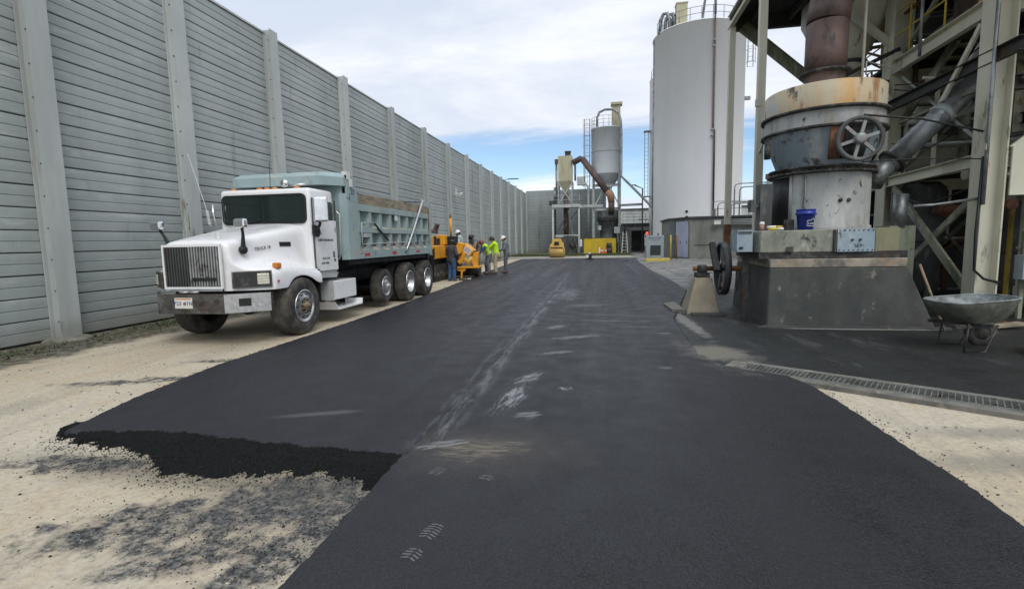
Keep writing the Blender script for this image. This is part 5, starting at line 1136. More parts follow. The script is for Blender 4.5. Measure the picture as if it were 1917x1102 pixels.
# pipe clutter: each run is its own thing
pr_ = random.Random(5)
desc = ['thin galvanised', 'rusty brown', 'dark shaded', 'pale cream', 'dull green', 'dusty grey']; mats_ = ['galv', 'rust', 'tower_dark_shade', 'tower_cream', 'tower_green', 'steel_pale']
places = ['crossing high between the columns', 'dropping through the middle deck', 'running below the high platform', 'low behind the inclined chute', 'beside the cream tank', 'behind the near column', 'near the right edge']
used = set()
for i in range(34):
    k = pr_.randrange(6); xx = pr_.uniform(6.9, 10.5); yy = pr_.uniform(10.6, 16.5); zz = pr_.uniform(.4, 7.0); r_ = pr_.choice((.03, .04, .05, .07, .10)); md = i % 3
    if md == 0: pts = [(xx, yy, max(0, zz - 2)), (xx, yy, zz), (xx + .2, yy, zz + .25), (xx + 2, yy, zz + .25)]
    elif md == 1: pts = [(6.9, yy, zz), (xx, yy, zz + .1), (xx + .25, yy + .2, zz + .4), (xx + .3, yy + .2, zz + 1.4)]
    else: pts = [(xx, 10.5, zz), (xx, yy, zz), (xx, yy + .2, zz - .25), (xx, yy + .2, max(0, zz - 2.2))]
    pl = places[0] if zz > 5 and md == 1 else places[1] if md == 0 and 3 < zz < 5.4 else places[2] if zz >= 5.4 else places[3] if zz < 1.5 else places[4] if xx < 8.6 else places[5] if yy < 12 else places[6]
    lb = desc[k] + (' large' if r_ >= .07 else ' slim') + ' pipe ' + pl + ' inside the tower'
    if lb in used: continue
    used.add(lb)
    t = thing('pipe_run', lb, 'pipe', pts[0], 'pipe runs inside the tower')
    MB().tube(pts, r_, 8).build('pipe', mats_[k], t)
    p = Vector(pts[1]).lerp(Vector(pts[0]), .4); d_ = Vector(pts[1]) - Vector(pts[0]); MB().lathe([(r_, -.03), (r_ * 1.7, -.03), (r_ * 1.7, .03), (r_, .03)], p, d_, 12).build('flange', mats_[k], t)
# enclosed plant behind the tower
pl = thing('plant_building', 'dark sheet clad plant building rising behind the steel tower', 'building', (13, 22, 0))
for k in range(22):
    xx = 12.6 + k * .62; MB().b2((xx, 19.0 + (k % 2) * .02, 0), (xx + .60, 19.06 + (k % 2) * .02, 8.2)).build('cladding_sheet', 'tower_dark_shade', pl)
MB().b2((12.6, 19.1, 0), (28, 30, 8.0)).build('hall', 'steel_dark', pl)
for k in range(3): MB().b2((12.7, 18.6, 1.6 + k * 2.2), (26, 18.95, 1.75 + k * 2.2)).build('girt', 'tower_green', pl)
for k in range(14):
    yy = 8.6 + k * .75; MB().b2((13.2, yy, 0), (13.26, yy + .73, 11.0)).build('cladding_sheet', 'tower_dark_shade', pl)
# boxes at the right
for (lb, xx, yy, z0, w_, h_, m) in (('pale grey electrical cabinet on a post right of the near column', 7.28, 10.0, .72, .30, .42, 'cab_grey'), ('small cream switch box with white card at the right edge', 7.62, 9.9, .62, .22, .40, 'mill_pale')):
    t = thing('electrical_box', lb, 'box', (xx, yy, 0))
    MB().b2((xx - w_ / 2, yy - .1, z0), (xx + w_ / 2, yy + .1, z0 + h_)).build('cabinet', m, t); MB().b2((xx - w_ / 2 + .03, yy - .106, z0 + .05), (xx + w_ / 2 - .03, yy - .101, z0 + h_ - .05)).build('door', m, t)
    MB().b2((xx - .08, yy - .112, z0 + h_ - .13), (xx + .08, yy - .107, z0 + h_ - .08)).build('name_plate', 'sticker' if 'cream' in lb else 'ink_blue', t)
    MB().b2((xx - .03, yy + .1, 0), (xx + .03, yy + .16, z0 + h_ + .4)).build('post', 'tower_green', t)
t = thing('yellow_bollard', 'stained yellow steel post beside the cabinets at the right edge', 'bollard', (7.7, 10.4, 0)); MB().tube([(7.7, 10.4, 0), (7.7, 10.4, 2.0), (7.7, 10.4, 2.03)], [.07, .07, .03], 14).build('post', 'rail_yellow', t)
for (lb, p0, p1, m) in (('broken plank lying on the ground right of the near column', (6.9, 9.3, .06), (7.6, 9.55, .16), 'wood_handle'), ('rough timber offcut lying behind the wheelbarrow', (5.9, 8.9, .05), (6.6, 9.1, .09), 'wood_board')):
    tag(MB().beam(p0, p1, .14, .045).build('timber', m), lb, 'timber')

# ================================================================== block building and what surrounds it
bb = thing('block_building', 'low grey concrete block building with blue double doors in front of the white silo', 'building', (9, 42, 0))
poly = [(5.35, 41.2), (6.47, 38.5), (13.2, 38.2), (13.2, 46), (5.35, 46)]
MB().prism(poly, 0, 2.95).build('wall', 'block_wall', bb); MB().prism([(5.2, 41.2), (6.4, 38.36), (13.3, 38.05), (13.3, 46.1), (5.2, 46.1)], 2.95, 3.07).build('roof_slab', 'roof_dark', bb)
ad = (Vector((6.47, 38.5, 0)) - Vector((5.35, 41.2, 0))).normalized(); an = Vector((-ad.y, ad.x, 0)); an = -an if an.x > 0 else an
for k, (s0, s1, m) in enumerate(((.12, .95, 'door_grey'), (1.1, 1.9, 'door_blue'), (1.92, 2.72, 'door_blue'))):
    a = Vector((5.35, 41.2, 0)) + ad * s0; b_ = Vector((5.35, 41.2, 0)) + ad * s1
    d_ = MB().prism([((a + an * q).x, (a + an * q).y) for q in (0.0,)] + [((b_ + an * q).x, (b_ + an * q).y) for q in (0, .05)] + [((a + an * .05).x, (a + an * .05).y)], .1, 2.75).build('door', m, bb)
    MB().beam(a.lerp(b_, .85) + an * .06 + Vector((0, 0, 1.1)), a.lerp(b_, .85) + an * .06 + Vector((0, 0, 1.3)), .03, .04).build('handle', 'black', d_)
MB().tube([(6.8, 38.44, 1.05), (9.6, 38.3, 1.05)], .025, 6).build('conduit', 'rail_grey', bb); MB().b2((8.05, 38.22, .96), (8.2, 38.34, 1.12)).build('outlet_box', 'white_plastic', bb)
MB().b2((9.9, 38.2, .2), (11.2, 38.30, 1.9)).build('steel_door', 'panel_olive', bb)
for k in range(5): MB().b2((6.5, 38.47 - .0445 * (k), .0 + .0), (6.5, 38.47, .01)).build('plinth', 'mortar', bb) if k == 0 else None
rail([(8.0, 38.6, 3.07), (13.0, 38.4, 3.07)], 1.05, 'roof_rail', 'rail_grey', bb, 2, .025)
for k, (x0, z1, xe) in enumerate(((9.4, 5.3, 13.2), (9.75, 5.05, 13.2), (8.3, 4.0, 10.5), (10.7, 4.55, 13.0), (9.2, 3.9, 13.3))):
    MB().tube([(x0, 38.15, 2.7), (x0, 38.15, z1 - .25), (x0 + .08, 38.15, z1 - .08), (x0 + .28, 38.15, z1), (xe, 38.1, z1)], .045, 8).build('roof_pipe', 'galv', bb)
for k in range(4): MB().tube([(8.0 + .3 * k, 38.1, 2.78 - .11 * k), (13.2, 38.0, 2.72 - .11 * k)], .04, 8).build('wall_pipe', 'rail_grey', bb)
MB().b2((8.05, 38.0, 2.45), (8.5, 38.15, 2.72)).build('junction_box', 'white_plastic', bb)
MB().tube([(11.95, 38.9, 3.05), (11.95, 38.9, 5.6)], .22, 14).build('vent_stack', 'steel_pale', bb); MB().b2((11.7, 38.7, 5.6), (12.35, 39.1, 5.95)).build('stack_head', 'rust', bb)
for k in range(3): MB().tube([(12.8 + .25 * k, 38.5, 3.07), (12.9 + .25 * k, 38.5, 4.3)], .03, 6).build('roof_pipe', 'galv', bb)

t = thing('compressor_cabinet', 'grey sheet metal cabinet with dark louver and red beacon on a yellow base', 'cabinet', (3.65, 35, 0))
MB().b2((3.05, 34.85, .24), (4.2, 36.0, 1.74), .02).build('housing', 'cab_grey', t); 
lv = MB().b2((3.32, 34.83, .42), (4.0, 34.86, 1.08)).build('louver', 'louver', t)
for k in range(12): MB().b2((3.33, 34.815, .45 + k * .052), (3.99, 34.835, .465 + k * .052)).build('slat', 'louver', lv)
text('BLUE STAR', .17, (3.63, 34.845, 1.56), rotm((1, 0, 0), (0, 0, 1)), 'ink', t); text('AIR COMPRESSORS', .06, (3.63, 34.845, 1.42), rotm((1, 0, 0), (0, 0, 1)), 'ink', t)
MB().tube([(3.85, 35.1, 1.74), (3.85, 35.1, 1.84), (3.85, 35.1, 1.92)], [.05, .04, .01], 8).build('exhaust_cap', 'black', t)
MB().lathe([(0, 2.0), (.08, 1.98), (.09, 1.78), (0, 1.78)], (3.1, 34.95, 0), (0, 0, 1), 12).build('beacon', 'lamp_red', t)
MB().b2((2.98, 34.95, 1.05), (3.045, 35.3, 1.6)).build('side_box', 'white_plastic', t)
tag(MB().b2((3.0, 34.35, .0), (4.55, 34.72, .22), .03).build('wheel_stop', 'curb_yellow'), 'yellow painted concrete curb in front of the grey cabinet', 'curb')
for k, (xx, lb) in enumerate(((4.9, 'slim yellow bollard next to the grey cabinet'), (5.45, 'rusty orange bollard next to the corner of the block building'))):
    tag(MB().tube([(xx, 36.8 + k, 0), (xx, 36.8 + k, 1.72), (xx, 36.8 + k, 1.76)], [.055, .055, .03], 10).build('bollard', 'curb_yellow' if k == 0 else 'rust_shaft'), lb, 'bollard', 'bollards in front of the white silo')

# white silos
sl = thing('storage_silo', 'huge smooth white storage silo in the middle distance', 'silo', (9.1, 51.5, 0))
SC = (9.12, 51.5); SR = 4.1
MB().lathe([(SR, 0), (SR, 20.2), (SR + .06, 20.21), (SR + .06, 20.3), (SR - .05, 20.32), (0, 20.9)], (SC[0], SC[1], 0), (0, 0, 1), 96).build('shell', 'silo_white', sl)
def ringrail(cx, cy, r_, z0, h, a0, a1, n_, nm, m, par, mids=2, rr=.03):
    for k in range(n_ + 1):
        a = R(a0 + (a1 - a0) * k / n_); MB().tube([(cx + r_ * math.cos(a), cy + r_ * math.sin(a), z0), (cx + r_ * math.cos(a), cy + r_ * math.sin(a), z0 + h)], rr, 6).build(nm + '_post', m, par)
    for j in range(1, mids + 1):
        MB().tube([(cx + r_ * math.cos(R(a0 + (a1 - a0) * k / 40)), cy + r_ * math.sin(R(a0 + (a1 - a0) * k / 40)), z0 + h * j / mids) for k in range(41)], rr * .8, 6).build(nm, m, par)
ringrail(SC[0], SC[1], SR - .1, 20.3, 1.1, 195, 345, 11, 'roof_rail', 'rail_grey', sl)
MB().tube([(9.9, 47.3, 3.9), (9.86, 47.3, 10.8), (9.75, 47.3, 11), (9.72, 47.3, 20.6)], .085, 10).build('fill_pipe', 'duct_brown', sl)
MB().tube([(9.72, 47.3, 20.55), (9.72, 47.3, 22.3), (9.62, 47.4, 22.95), (9.4, 47.6, 23.1), (9.2, 47.9, 22.8), (9.0, 48.2, 22.0), (8.85, 48.4, 20.4)], .11, 10).build('fill_pipe', 'galv', sl)
MB().tube([(10.0, 47.25, 4.0), (9.95, 47.2, 2.0)], .12, 10).build('fill_pipe', 'duct_brown', sl)
for zz in (18.4, 17.9, 10.9, 10.4): MB().b2((9.58, 47.2, zz), (9.78, 47.42, zz + .12)).build('pipe_clamp', 'rail_grey', sl)
for (dx, hh) in ((5.9, 22.0), (6.35, 21.9), (6.9, 21.8)): MB().tube([(dx - .5, 49.8, 20.2), (dx - .45, 49.8, hh - .6), (dx - .2, 49.7, hh - .1), (dx + .1, 49.6, hh - .1), (dx + .3, 49.5, hh - .6), (dx + .32, 49.5, 20.2)], .16, 12).build('bend_pipe', 'galv', sl)
MB().b2((6.75, 49.0, 20.3), (7.7, 49.9, 22.4)).build('bin_vent', 'beige', sl); MB().b2((6.7, 48.95, 22.4), (7.75, 49.95, 22.5)).build('vent_lid', 'beige', sl)
def ladder_cage(x0, y0_, z0, z1, par, m='rail_grey', cage=True, dx=.25):
    for s_ in (-1, 1): MB().tube([(x0 + s_ * dx, y0_, z0), (x0 + s_ * dx, y0_, z1)], .03, 6).build('ladder_rail', m, par)
    k = z0
    while k < z1: MB().tube([(x0 - dx, y0_, k), (x0 + dx, y0_, k)], .015, 5).build('rung', m, par); k += .45
    if cage:
        for j in range(5):
            a = R(180 + 45 * j); MB().tube([(x0 + .42 * math.cos(a), y0_ + .6 * math.sin(a) - .05, z0 + .3), (x0 + .42 * math.cos(a), y0_ + .6 * math.sin(a) - .05, z1)], .018, 5).build('cage_bar', m, par)
        k = z0 + .3
        while k < z1: MB().tube([(x0 + .42 * math.cos(R(180 + 22.5 * j)), y0_ + .6 * math.sin(R(180 + 22.5 * j)) - .05, k) for j in range(9)], .02, 5).build('cage_hoop', m, par); k += 1.1
ladder_cage(13.7, 51.3, 17.2, 20.6, sl)
MB().b2((13.25, 51.0, 14.2), (13.75, 51.3, 14.5)).build('lamp', 'rail_grey', sl)
for (dx, zz) in ((7.7, 2.3), (7.7, 1.8), (8.5, 1.9)): MB().lathe([(.13, 0), (.13, .04), (0, .04)], (dx, 47.65, zz + 1.6), (0, -1, 0), 12, False).build('gauge', 'black', sl)
MB().tube([(5.05, 51.0, 0), (5.05, 51.0, 20.1)], .1, 8).build('corner_pipe', 'galv', sl)
s2 = thing('storage_silo', 'second white silo mostly hidden behind the huge white silo', 'silo', (9.4, 61, 0))
MB().lathe([(3.85, 0), (3.85, 19.3), (3.9, 19.35), (0, 19.8)], (9.45, 61, 0), (0, 0, 1), 72).build('shell', 'silo_white', s2)
ringrail(9.45, 61, 3.7, 19.4, 1.0, 170, 230, 5, 'roof_rail', 'rail_grey', s2)
ladder_cage(5.2, 60.2, 6.5, 13.8, s2, 'rust', False, .2)
MB().b2((4.9, 59.8, 13.6), (5.6, 60.6, 13.7)).b2((4.9, 59.8, 6.3), (5.6, 60.6, 6.4)).build('ladder_landing', 'rail_grey', s2)
t = thing('lamp_post', 'grey lamp post with platforms left of the white silo', 'lamp', (4.6, 57, 0))
MB().tube([(4.55, 57, 0), (4.55, 57, 7.0), (3.7, 56.8, 7.35)], .07, 8).build('pole', 'steel_dark', t); MB().box((3.55, 56.8, 7.38), (.6, .25, .08)).build('lamp_head', 'steel_dark', t)
for zz in (3.6, 4.6): MB().b2((4.1, 56.8, zz), (5.2, 57.3, zz + .08)).build('landing', 'rail_grey', t)

# grey silo on legs at the far end
gs = thing('grey_silo', 'grey steel silo with cone bottom on legs beyond the end of the road', 'silo', (.7, 58, 0))
GX, GY, GR = .68, 58.5, 1.68
MB().lathe([(0, 14.1), (GR, 13.85), (GR + .05, 13.84), (GR + .05, 13.74), (GR, 13.72), (GR, 8.85)], (GX, GY, 0), (0, 0, 1), 48).build('shell', 'silo_grey', gs)
MB().lathe([(GR, 8.85), (GR + .04, 8.8), (.28, 6.9), (.28, 6.6)], (GX, GY, 0), (0, 0, 1), 48).build('cone', 'cone_grey', gs)
MB().lathe([(GR, 11.2), (GR + .02, 11.21), (GR + .02, 11.27), (GR, 11.28)], (GX, GY, 0), (0, 0, 1), 48).build('weld_band', 'cone_grey', gs)
for (xx, yy) in ((-.75, 57.1), (2.1, 57.1), (-.75, 59.9), (2.1, 59.9)): MB().ibeam((xx, yy, 0), (xx, yy, 9.2), .28, .28, .03, UPX).build('leg', 'steel_pale', gs)
for zz in (4.9, 7.5): MB().ibeam((-.75, 57.1, zz), (2.1, 57.1, zz), .15, .3, .03).build('cross_beam', 'steel_pale', gs)
MB().beam((-.7, 57.05, 5.1), (.5, 57.05, 7.4), .1, .12).build('brace', 'steel_pale', gs); MB().beam((2.1, 57.05, 5.1), (1.0, 57.05, 7.4), .1, .12).build('brace', 'steel_pale', gs)
MB().ibeam((2.1, 57.1, 5.25), (4.6, 57.1, 5.3), .15, .25, .03).build('cross_beam', 'steel_pale', gs)
ringrail(GX, GY, GR - .05, 13.85, 1.15, 150, 300, 7, 'roof_rail', 'steel_pale', gs, 3)
MB().b2((1.25, 58.0, 13.8), (2.2, 58.8, 16.5)).build('bin_vent', 'beige', gs); MB().b2((1.15, 57.8, 16.3), (2.4, 58.9, 16.55)).build('vent_hood', 'beige', gs)
MB().tube([(-.35, 57.6, 13.9), (-.35, 57.6, 14.9), (-.1, 57.6, 15.5), (.5, 57.6, 15.75), (1.4, 57.5, 15.7), (2.0, 57.3, 15.2), (2.2, 57.2, 14.4), (2.25, 56.9, 13.0), (2.25, 56.9, 8.4), (2.9, 56.0, 7.6), (5.0, 51.0, 4.6)], .13, 12).build('conveying_pipe', 'galv', gs)
ladder_cage(-1.45, 57.8, 7.2, 14.9, gs, 'rust', True)
MB().b2((.35, 56.84, 9.2), (1.0, 56.9, 10.0)).build('hatch', 'silo_grey', gs)
MB().b2((2.0, 57.0, .0), (2.6, 57.5, 3.0)).build('control_box', 'steel_dark', gs)
# beige dust collector on a frame
dc = thing('dust_collector', 'beige dust collector with hopper on a pale steel frame at the far end', 'hopper', (-3.9, 58, 0))
MB().b2((-4.72, 57.6, 8.2), (-3.15, 59.2, 11.0)).build('housing', 'beige', dc)
for k in range(3): MB().b2((-4.72 + .4 + k * .38, 57.57, 8.2), (-4.72 + .44 + k * .38, 57.598, 11.0)).build('stiffener', 'beige', dc)
c = MB().add([(-4.72, 57.6, 8.19), (-3.15, 57.6, 8.19), (-3.15, 59.2, 8.19), (-4.72, 59.2, 8.19), (-4.05, 58.2, 6.9), (-3.8, 58.2, 6.9), (-3.8, 58.5, 6.9), (-4.05, 58.5, 6.9)], [(0, 1, 5, 4), (1, 2, 6, 5), (2, 3, 7, 6), (3, 0, 4, 7), (4, 5, 6, 7), (3, 2, 1, 0)]).build('hopper', 'beige', dc)
MB().lathe([(0, 11.6), (.38, 11.58), (.38, 11.48), (.33, 11.47), (.33, 11.0)], (-3.65, 58.3, 0), (0, 0, 1), 18).build('stack', 'duct_brown', dc)
MB().tube([(-4.95, 58, 5.6), (-4.95, 58, 10.2)], .12, 10).build('side_pipe', 'galv', dc); MB().b2((-5.12, 57.8, 10.2), (-4.75, 58.2, 10.7)).build('side_pipe_cap', 'duct_brown', dc)
MB().tube([(-5.15, 58.2, 5.6), (-5.15, 58.2, 7.6)], .16, 10).build('side_pipe', 'galv', dc)
for xx in (-4.7, -3.15):
    for yy in (57.6, 59.2): MB().ibeam((xx, yy, 5.6), (xx, yy, 8.2), .16, .16, .02, UPX).build('upper_leg', 'steel_pale', dc)
MB().beam((-4.7, 57.55, 5.7), (-3.15, 57.55, 8.0), .06, .1).build('brace', 'steel_pale', dc); MB().beam((-3.15, 57.52, 5.7), (-4.7, 57.52, 8.0), .06, .1).build('brace', 'steel_pale', dc)
MB().b2((-5.4, 57.0, 5.3), (-2.3, 60, 5.42)).build('deck', 'steel_pale', dc); MB().chan((-5.4, 57.0, 5.38), (-2.2, 57.0, 5.38), .12, .36).build('deck_beam', 'steel_pale', dc)
MB().chan((-2.2, 57.0, 5.28), (.3, 57.0, 5.28), .12, .3).build('deck_beam', 'steel_pale', dc)
for (xx, yy) in ((-5.3, 57.1), (-2.35, 57.1), (-5.3, 59.8), (-2.35, 59.8)): MB().ibeam((xx, yy, 0), (xx, yy, 5.2), .2, .2, .025, UPX).build('leg', 'white_plastic' if yy < 58 else 'steel_dark', dc)
MB().beam((-5.2, 57.6, 1.7), (-3.5, 57.6, 5.1), .06, .1).build('brace', 'steel_dark', dc); MB().beam((-2.5, 57.6, 4.9), (-4.4, 57.6, 2.6), .06, .1).build('brace', 'steel_dark', dc)
MB().beam((-3.8, 57.3, 5.9), (-2.7, 57.0, .3), .08, .08).build('chute_pipe', 'galv', dc)
MB().tube([(-3.9, 58.3, 6.9), (-3.9, 58.3, 1.9)], .3, 14).build('down_duct', 'duct_brown', dc)
MB().tube([(-2.0, 57.2, 7.6), (-1.6, 57.2, 7.8), (-1.35, 57.2, 7.4), (-1.35, 57.2, 2.4)], .13, 10).build('drop_pipe', 'steel_pale', dc)
MB().b2((-2.9, 57.4, 8.2), (-2.7, 57.9, 10.6)).build('ladder_panel', 'steel_dark', dc); MB().b2((-2.6, 57.4, 7.7), (-1.7, 58.2, 8.6)).build('fan_box', 'steel_pale', dc)
rail([(-5.4, 57.0, 5.56), (-2.3, 57.0, 5.56)], 1.0, 'rail', 'steel_pale', dc, 2, .025)
MB().b2((-5.75, 57.1, 5.5), (-5.2, 57.6, 6.0)).build('motor', 'steel_dark', dc)
t = thing('elbow_duct', 'rusty brown duct sloping from the beige collector down under the grey silo', 'duct', (-2.5, 57.5, 5))
MB().tube([(-3.1, 57.6, 10.15), (-2.2, 57.6, 10.6), (-1.75, 57.5, 10.35)], .33, 18).build('upper_elbow', 'duct_brown', t); MB().tube([(-1.95, 57.5, 10.5), (.95, 56.6, 6.45)], .34, 18).build('sloping_pipe', 'duct_brown', t)
MB().tube([(.72, 56.65, 6.75), (1.1, 56.6, 6.4), (1.2, 56.6, 5.6)], [.36, .42, .36], 18).build('lower_elbow', 'duct_orange', t); MB().tube([(1.2, 56.6, 5.65), (1.2, 56.6, 4.5)], .34, 18).build('down_pipe', 'duct_brown', t)
t = thing('grinding_mill', 'sooty grey grinding mill standing under the grey silo behind the yellow wall', 'mill', (.9, 57.6, 0))
MB().lathe([(0, 4.75), (1.25, 4.72), (1.25, 4.1), (1.35, 4.08), (1.3, 3.9), (1.0, 3.0), (.95, 2.9), (.95, 1.2), (1.3, 1.1), (1.3, 0)], (.92, 57.9, 0), (0, 0, 1), 32).build('body', 'steel_dark', t)
MB().lathe([(1.25, 3.7), (1.33, 3.7), (1.33, 3.62), (1.2, 3.6)], (.92, 57.9, 0), (0, 0, 1), 32).build('flange', 'mill_dark', t); MB().b2((-.3, 57.0, 2.6), (.1, 57.5, 3.1)).build('gear_box', 'steel_pale', t); MB().b2((1.5, 56.5, 2.2), (2.1, 57, 2.9)).build('gear_box', 'steel_pale', t)
MB().lathe([(.97, 2.85), (.97, 1.8)], (.92, 57.9, 0), (0, 0, 1), 24, True, R(30), R(110)).build('access_plate', 'panel_blue', t)
t = thing('feed_machine', 'black screw feeder machine under the dust collector frame', 'machine', (-3.4, 57, 0))
c = MB().prism([(-3.6, 0), (-2.7, 0), (-2.5, .9), (-2.6, 2.0), (-4.0, 2.05), (-4.6, 1.4), (-4.3, .4)], 56.2, 57.6, 'y').build('hopper', 'steel_dark', t)
MB().lathe([(.35, 0), (.35, .3), (.28, .32), (0, .32)], (-3.0, 56.2, 1.1), (0, -1, 0), 20).build('drive_cover', 'mill_dark', t); MB().beam((-2.9, 56.1, 1.9), (-2.4, 55.9, .1), .08, .08).build('strut', 'galv', t)
MB().b2((-5.0, 56.6, 1.9), (-2.4, 57.6, 2.15)).build('trough', 'steel_pale', t)
t = thing('yellow_barrier', 'plain yellow painted steel wall in front of the far mill', 'barrier', (0, 57, 0))
MB().b2((-1.8, 55.9, .0), (1.66, 56.0, 1.66)).build('sheet', 'safety_yellow', t)
for xx in (-1.75, 0, 1.6): MB().b2((xx - .04, 56.0, 0), (xx + .04, 56.3, 1.6)).build('stay', 'safety_yellow', t)
MB().b2((-1.8, 55.88, 1.66), (-.3, 56.02, 1.72)).build('top_strip', 'rust', t)
tag(MB().tube([(.95, 55.6, .6), (.95, 55.6, 1.15)], .28, 14).tube([(.95, 55.6, 0), (.95, 55.6, .6)], .32, 14).build('drum', 'steel_dark'), 'black topped drum standing against the yellow wall', 'drum')
t = thing('electric_meter', 'white meter box on a post between the frame and the yellow wall', 'box', (-2.1, 56.3, 0)); MB().b2((-2.25, 56.1, .8), (-2.0, 56.3, 1.6)).build('box', 'white_plastic', t); MB().b2((-2.16, 56.2, 0), (-2.08, 56.3, .8)).build('post', 'steel_dark', t)
for k, (xx, yy, lb, m) in enumerate(((.15, 54.6, 'orange traffic cone standing left of the pair by the yellow wall', 'orange_rubber'), (.55, 54.9, 'orange traffic cone standing right of the pair by the yellow wall', 'orange_rubber'), (-.08, 54.8, 'white jug like cone standing left of the orange cones', 'white_plastic'))):
    t = thing('traffic_cone', lb, 'cone', (xx, yy, 0), 'cones by the yellow wall')
    MB().b2((xx - .2, yy - .2, .045), (xx + .2, yy + .2, .085)).build('base', 'orange_rubber', t); MB().lathe([(.15, .085), (.04, .72), (0, .73)], (xx, yy, 0), (0, 0, 1), 16).build('body', m, t); MB().lathe([(.118, .30), (.096, .42)], (xx, yy, 0), (0, 0, 1), 16).build('band', 'sticker', t)
t = thing('step_ladder', 'white step ladder standing open right of the yellow wall', 'ladder', (2.6, 55.5, .045))
for s_ in (-1, 1):
    MB().beam((2.6 + s_ * .32, 55.2, .05), (2.6 + s_ * .18, 55.6, 2.3), .07, .04).build('front_rail', 'sticker', t); MB().beam((2.6 + s_ * .32, 56.2, .05), (2.6 + s_ * .18, 55.65, 2.3), .05, .04).build('rear_rail', 'sticker', t)
for k in range(6): q = .12 + k * .15; MB().b2((2.6 - .32 + .14 * q, 55.2 + .4 * q - .05, .05 + 2.25 * q), (2.6 + .32 - .14 * q, 55.2 + .4 * q + .05, .1 + 2.25 * q)).build('step', 'sticker', t)
# low buildings behind
t = thing('loading_shed', 'low shed with a dark open bay and railed roof left of the white silo', 'building', (4.5, 62, 0))
MB().b2((2.4, 60.5, 2.9), (8, 66, 3.35)).build('roof_deck', 'steel_dark', t); MB().b2((3.3, 60.4, 2.5), (8, 60.6, 2.9)).build('fascia', 'concrete', t); MB().b2((2.9, 60.5, 0), (3.6, 61.0, 2.9)).build('pier', 'concrete', t); MB().b2((2.9, 65, 0), (8, 66, 2.9)).build('rear_wall', 'steel_dark', t); MB().b2((7.6, 60.6, 0), (8, 66, 2.9)).build('side_wall', 'steel_dark', t)
rail([(2.6, 60.6, 3.35), (7.8, 60.6, 3.35)], 1.1, 'roof_rail', 'rail_grey', t, 3, .025)
MB().b2((5.1, 60.9, 1.5), (5.9, 61.0, 2.1)).build('bay_light', 'sticker', t)
t = thing('warehouse', 'long pale warehouse wall far behind the shed', 'building', (5, 82, 0)); MB().b2((-2, 80, 0), (24, 90, 6.0)).build('wall', 'far_wall', t); MB().b2((-2.2, 79.8, 6.0), (24.2, 90.2, 6.2)).build('roof', 'steel_dark', t)
for k in range(5): MB().b2((2 + k * 4, 79.95, 0), (2.15 + k * 4, 79.99, 6.0)).build('downpipe', 'far_wall', t)
# ================================================================== asphalt paver
pv = thing('asphalt_paver', 'yellow asphalt paver working behind the dump truck', 'paver', (-6.6, 20, 0))
def pp(mb, n, m, bev=0.0):
    o = mb.build(n, m, pv)
    if bev: o.modifiers.new('bev', 'BEVEL').width = bev
    return o
for xx in (-6.55, -7.75):
    trk = pp(MB().prism([(18.3, .12), (18.5, .0), (20.6, .0), (20.8, .12), (20.75, .55), (20.5, .68), (18.6, .68), (18.35, .5)], xx - .17, xx + .17, 'x'), 'crawler_track', 'tyre')
    for k in range(6): MB().lathe([(.14, 0), (.14, .03), (.05, .05), (0, .05)], (xx + .171, 18.62 + k * .37, .24), (1, 0, 0), 14).build('track_roller', 'mill_dark', trk)
pp(MB().b2((-7.5, 17.6, .35), (-6.5, 20.9, .92)), 'chassis', 'black')
pp(MB().prism([(18.0, .98), (18.25, .92), (19.95, .92), (20.05, 1.05), (20.05, 1.44), (18.0, 1.44)], -8.05, -6.28, 'x'), 'engine_cover', 'paver_yellow', .03)
pp(MB().prism([(18.15, .95), (18.3, 1.0), (18.3, 1.36), (18.1, 1.30)], -6.279, -6.25, 'x'), 'side_guard', 'black')
pp(MB().b2((-8.0, 18.1, 1.442), (-6.34, 18.5, 1.80)), 'front_hood', 'paver_yellow', .03)
pp(MB().b2((-7.9, 18.55, 1.442), (-6.42, 19.5, 1.72)), 'radiator', 'black')
pp(MB().b2((-6.62, 19.55, 1.442), (-6.25, 19.95, 1.86)), 'side_tower', 'paver_yellow', .03)
pp(MB().b2((-7.9, 20.0, 1.42), (-5.98, 20.6, 1.80)), 'rear_cover', 'black')
pp(MB().prism([(17.2, .55), (18.0, .60), (18.0, 1.25), (17.1, 1.30)], -7.95, -7.85, 'x').prism([(17.2, .55), (18.0, .60), (18.0, 1.25), (17.1, 1.30)], -6.35, -6.25, 'x'), 'hopper_wing', 'black')
st_ = pp(MB().tube([(-6.9, 19.0, 1.72), (-6.9, 19.0, 2.2)], .03, 8), 'seat_post', 'black'); MB().box((-6.9, 19.0, 2.22), (.42, .3, .05)).build('console_top', 'black', st_)
pp(MB().box((-6.55, 19.0, 2.0), (.36, .34, .12), Matrix.Rotation(.25, 3, 'Y')).box((-6.42, 19.05, 2.12), (.1, .34, .36), Matrix.Rotation(.4, 3, 'Y')), 'operator_seat', 'duct_brown', .02)
pp(MB().tube([(-6.2, 20.3, 1.8), (-6.2, 20.3, 2.55)], .045, 10), 'exhaust_pipe', 'paver_yellow'); pp(MB().tube([(-6.2, 20.3, 2.5), (-6.2, 20.3, 2.72)], .04, 10), 'exhaust_tip', 'rust')
pp(MB().prism([(-5.98, 1.30), (-6.2, 1.0), (-6.1, .92), (-5.7, 1.1), (-5.6, 1.48), (-5.85, 1.55)], 20.1, 20.5, 'y'), 'rear_fender', 'paver_yellow', .02)
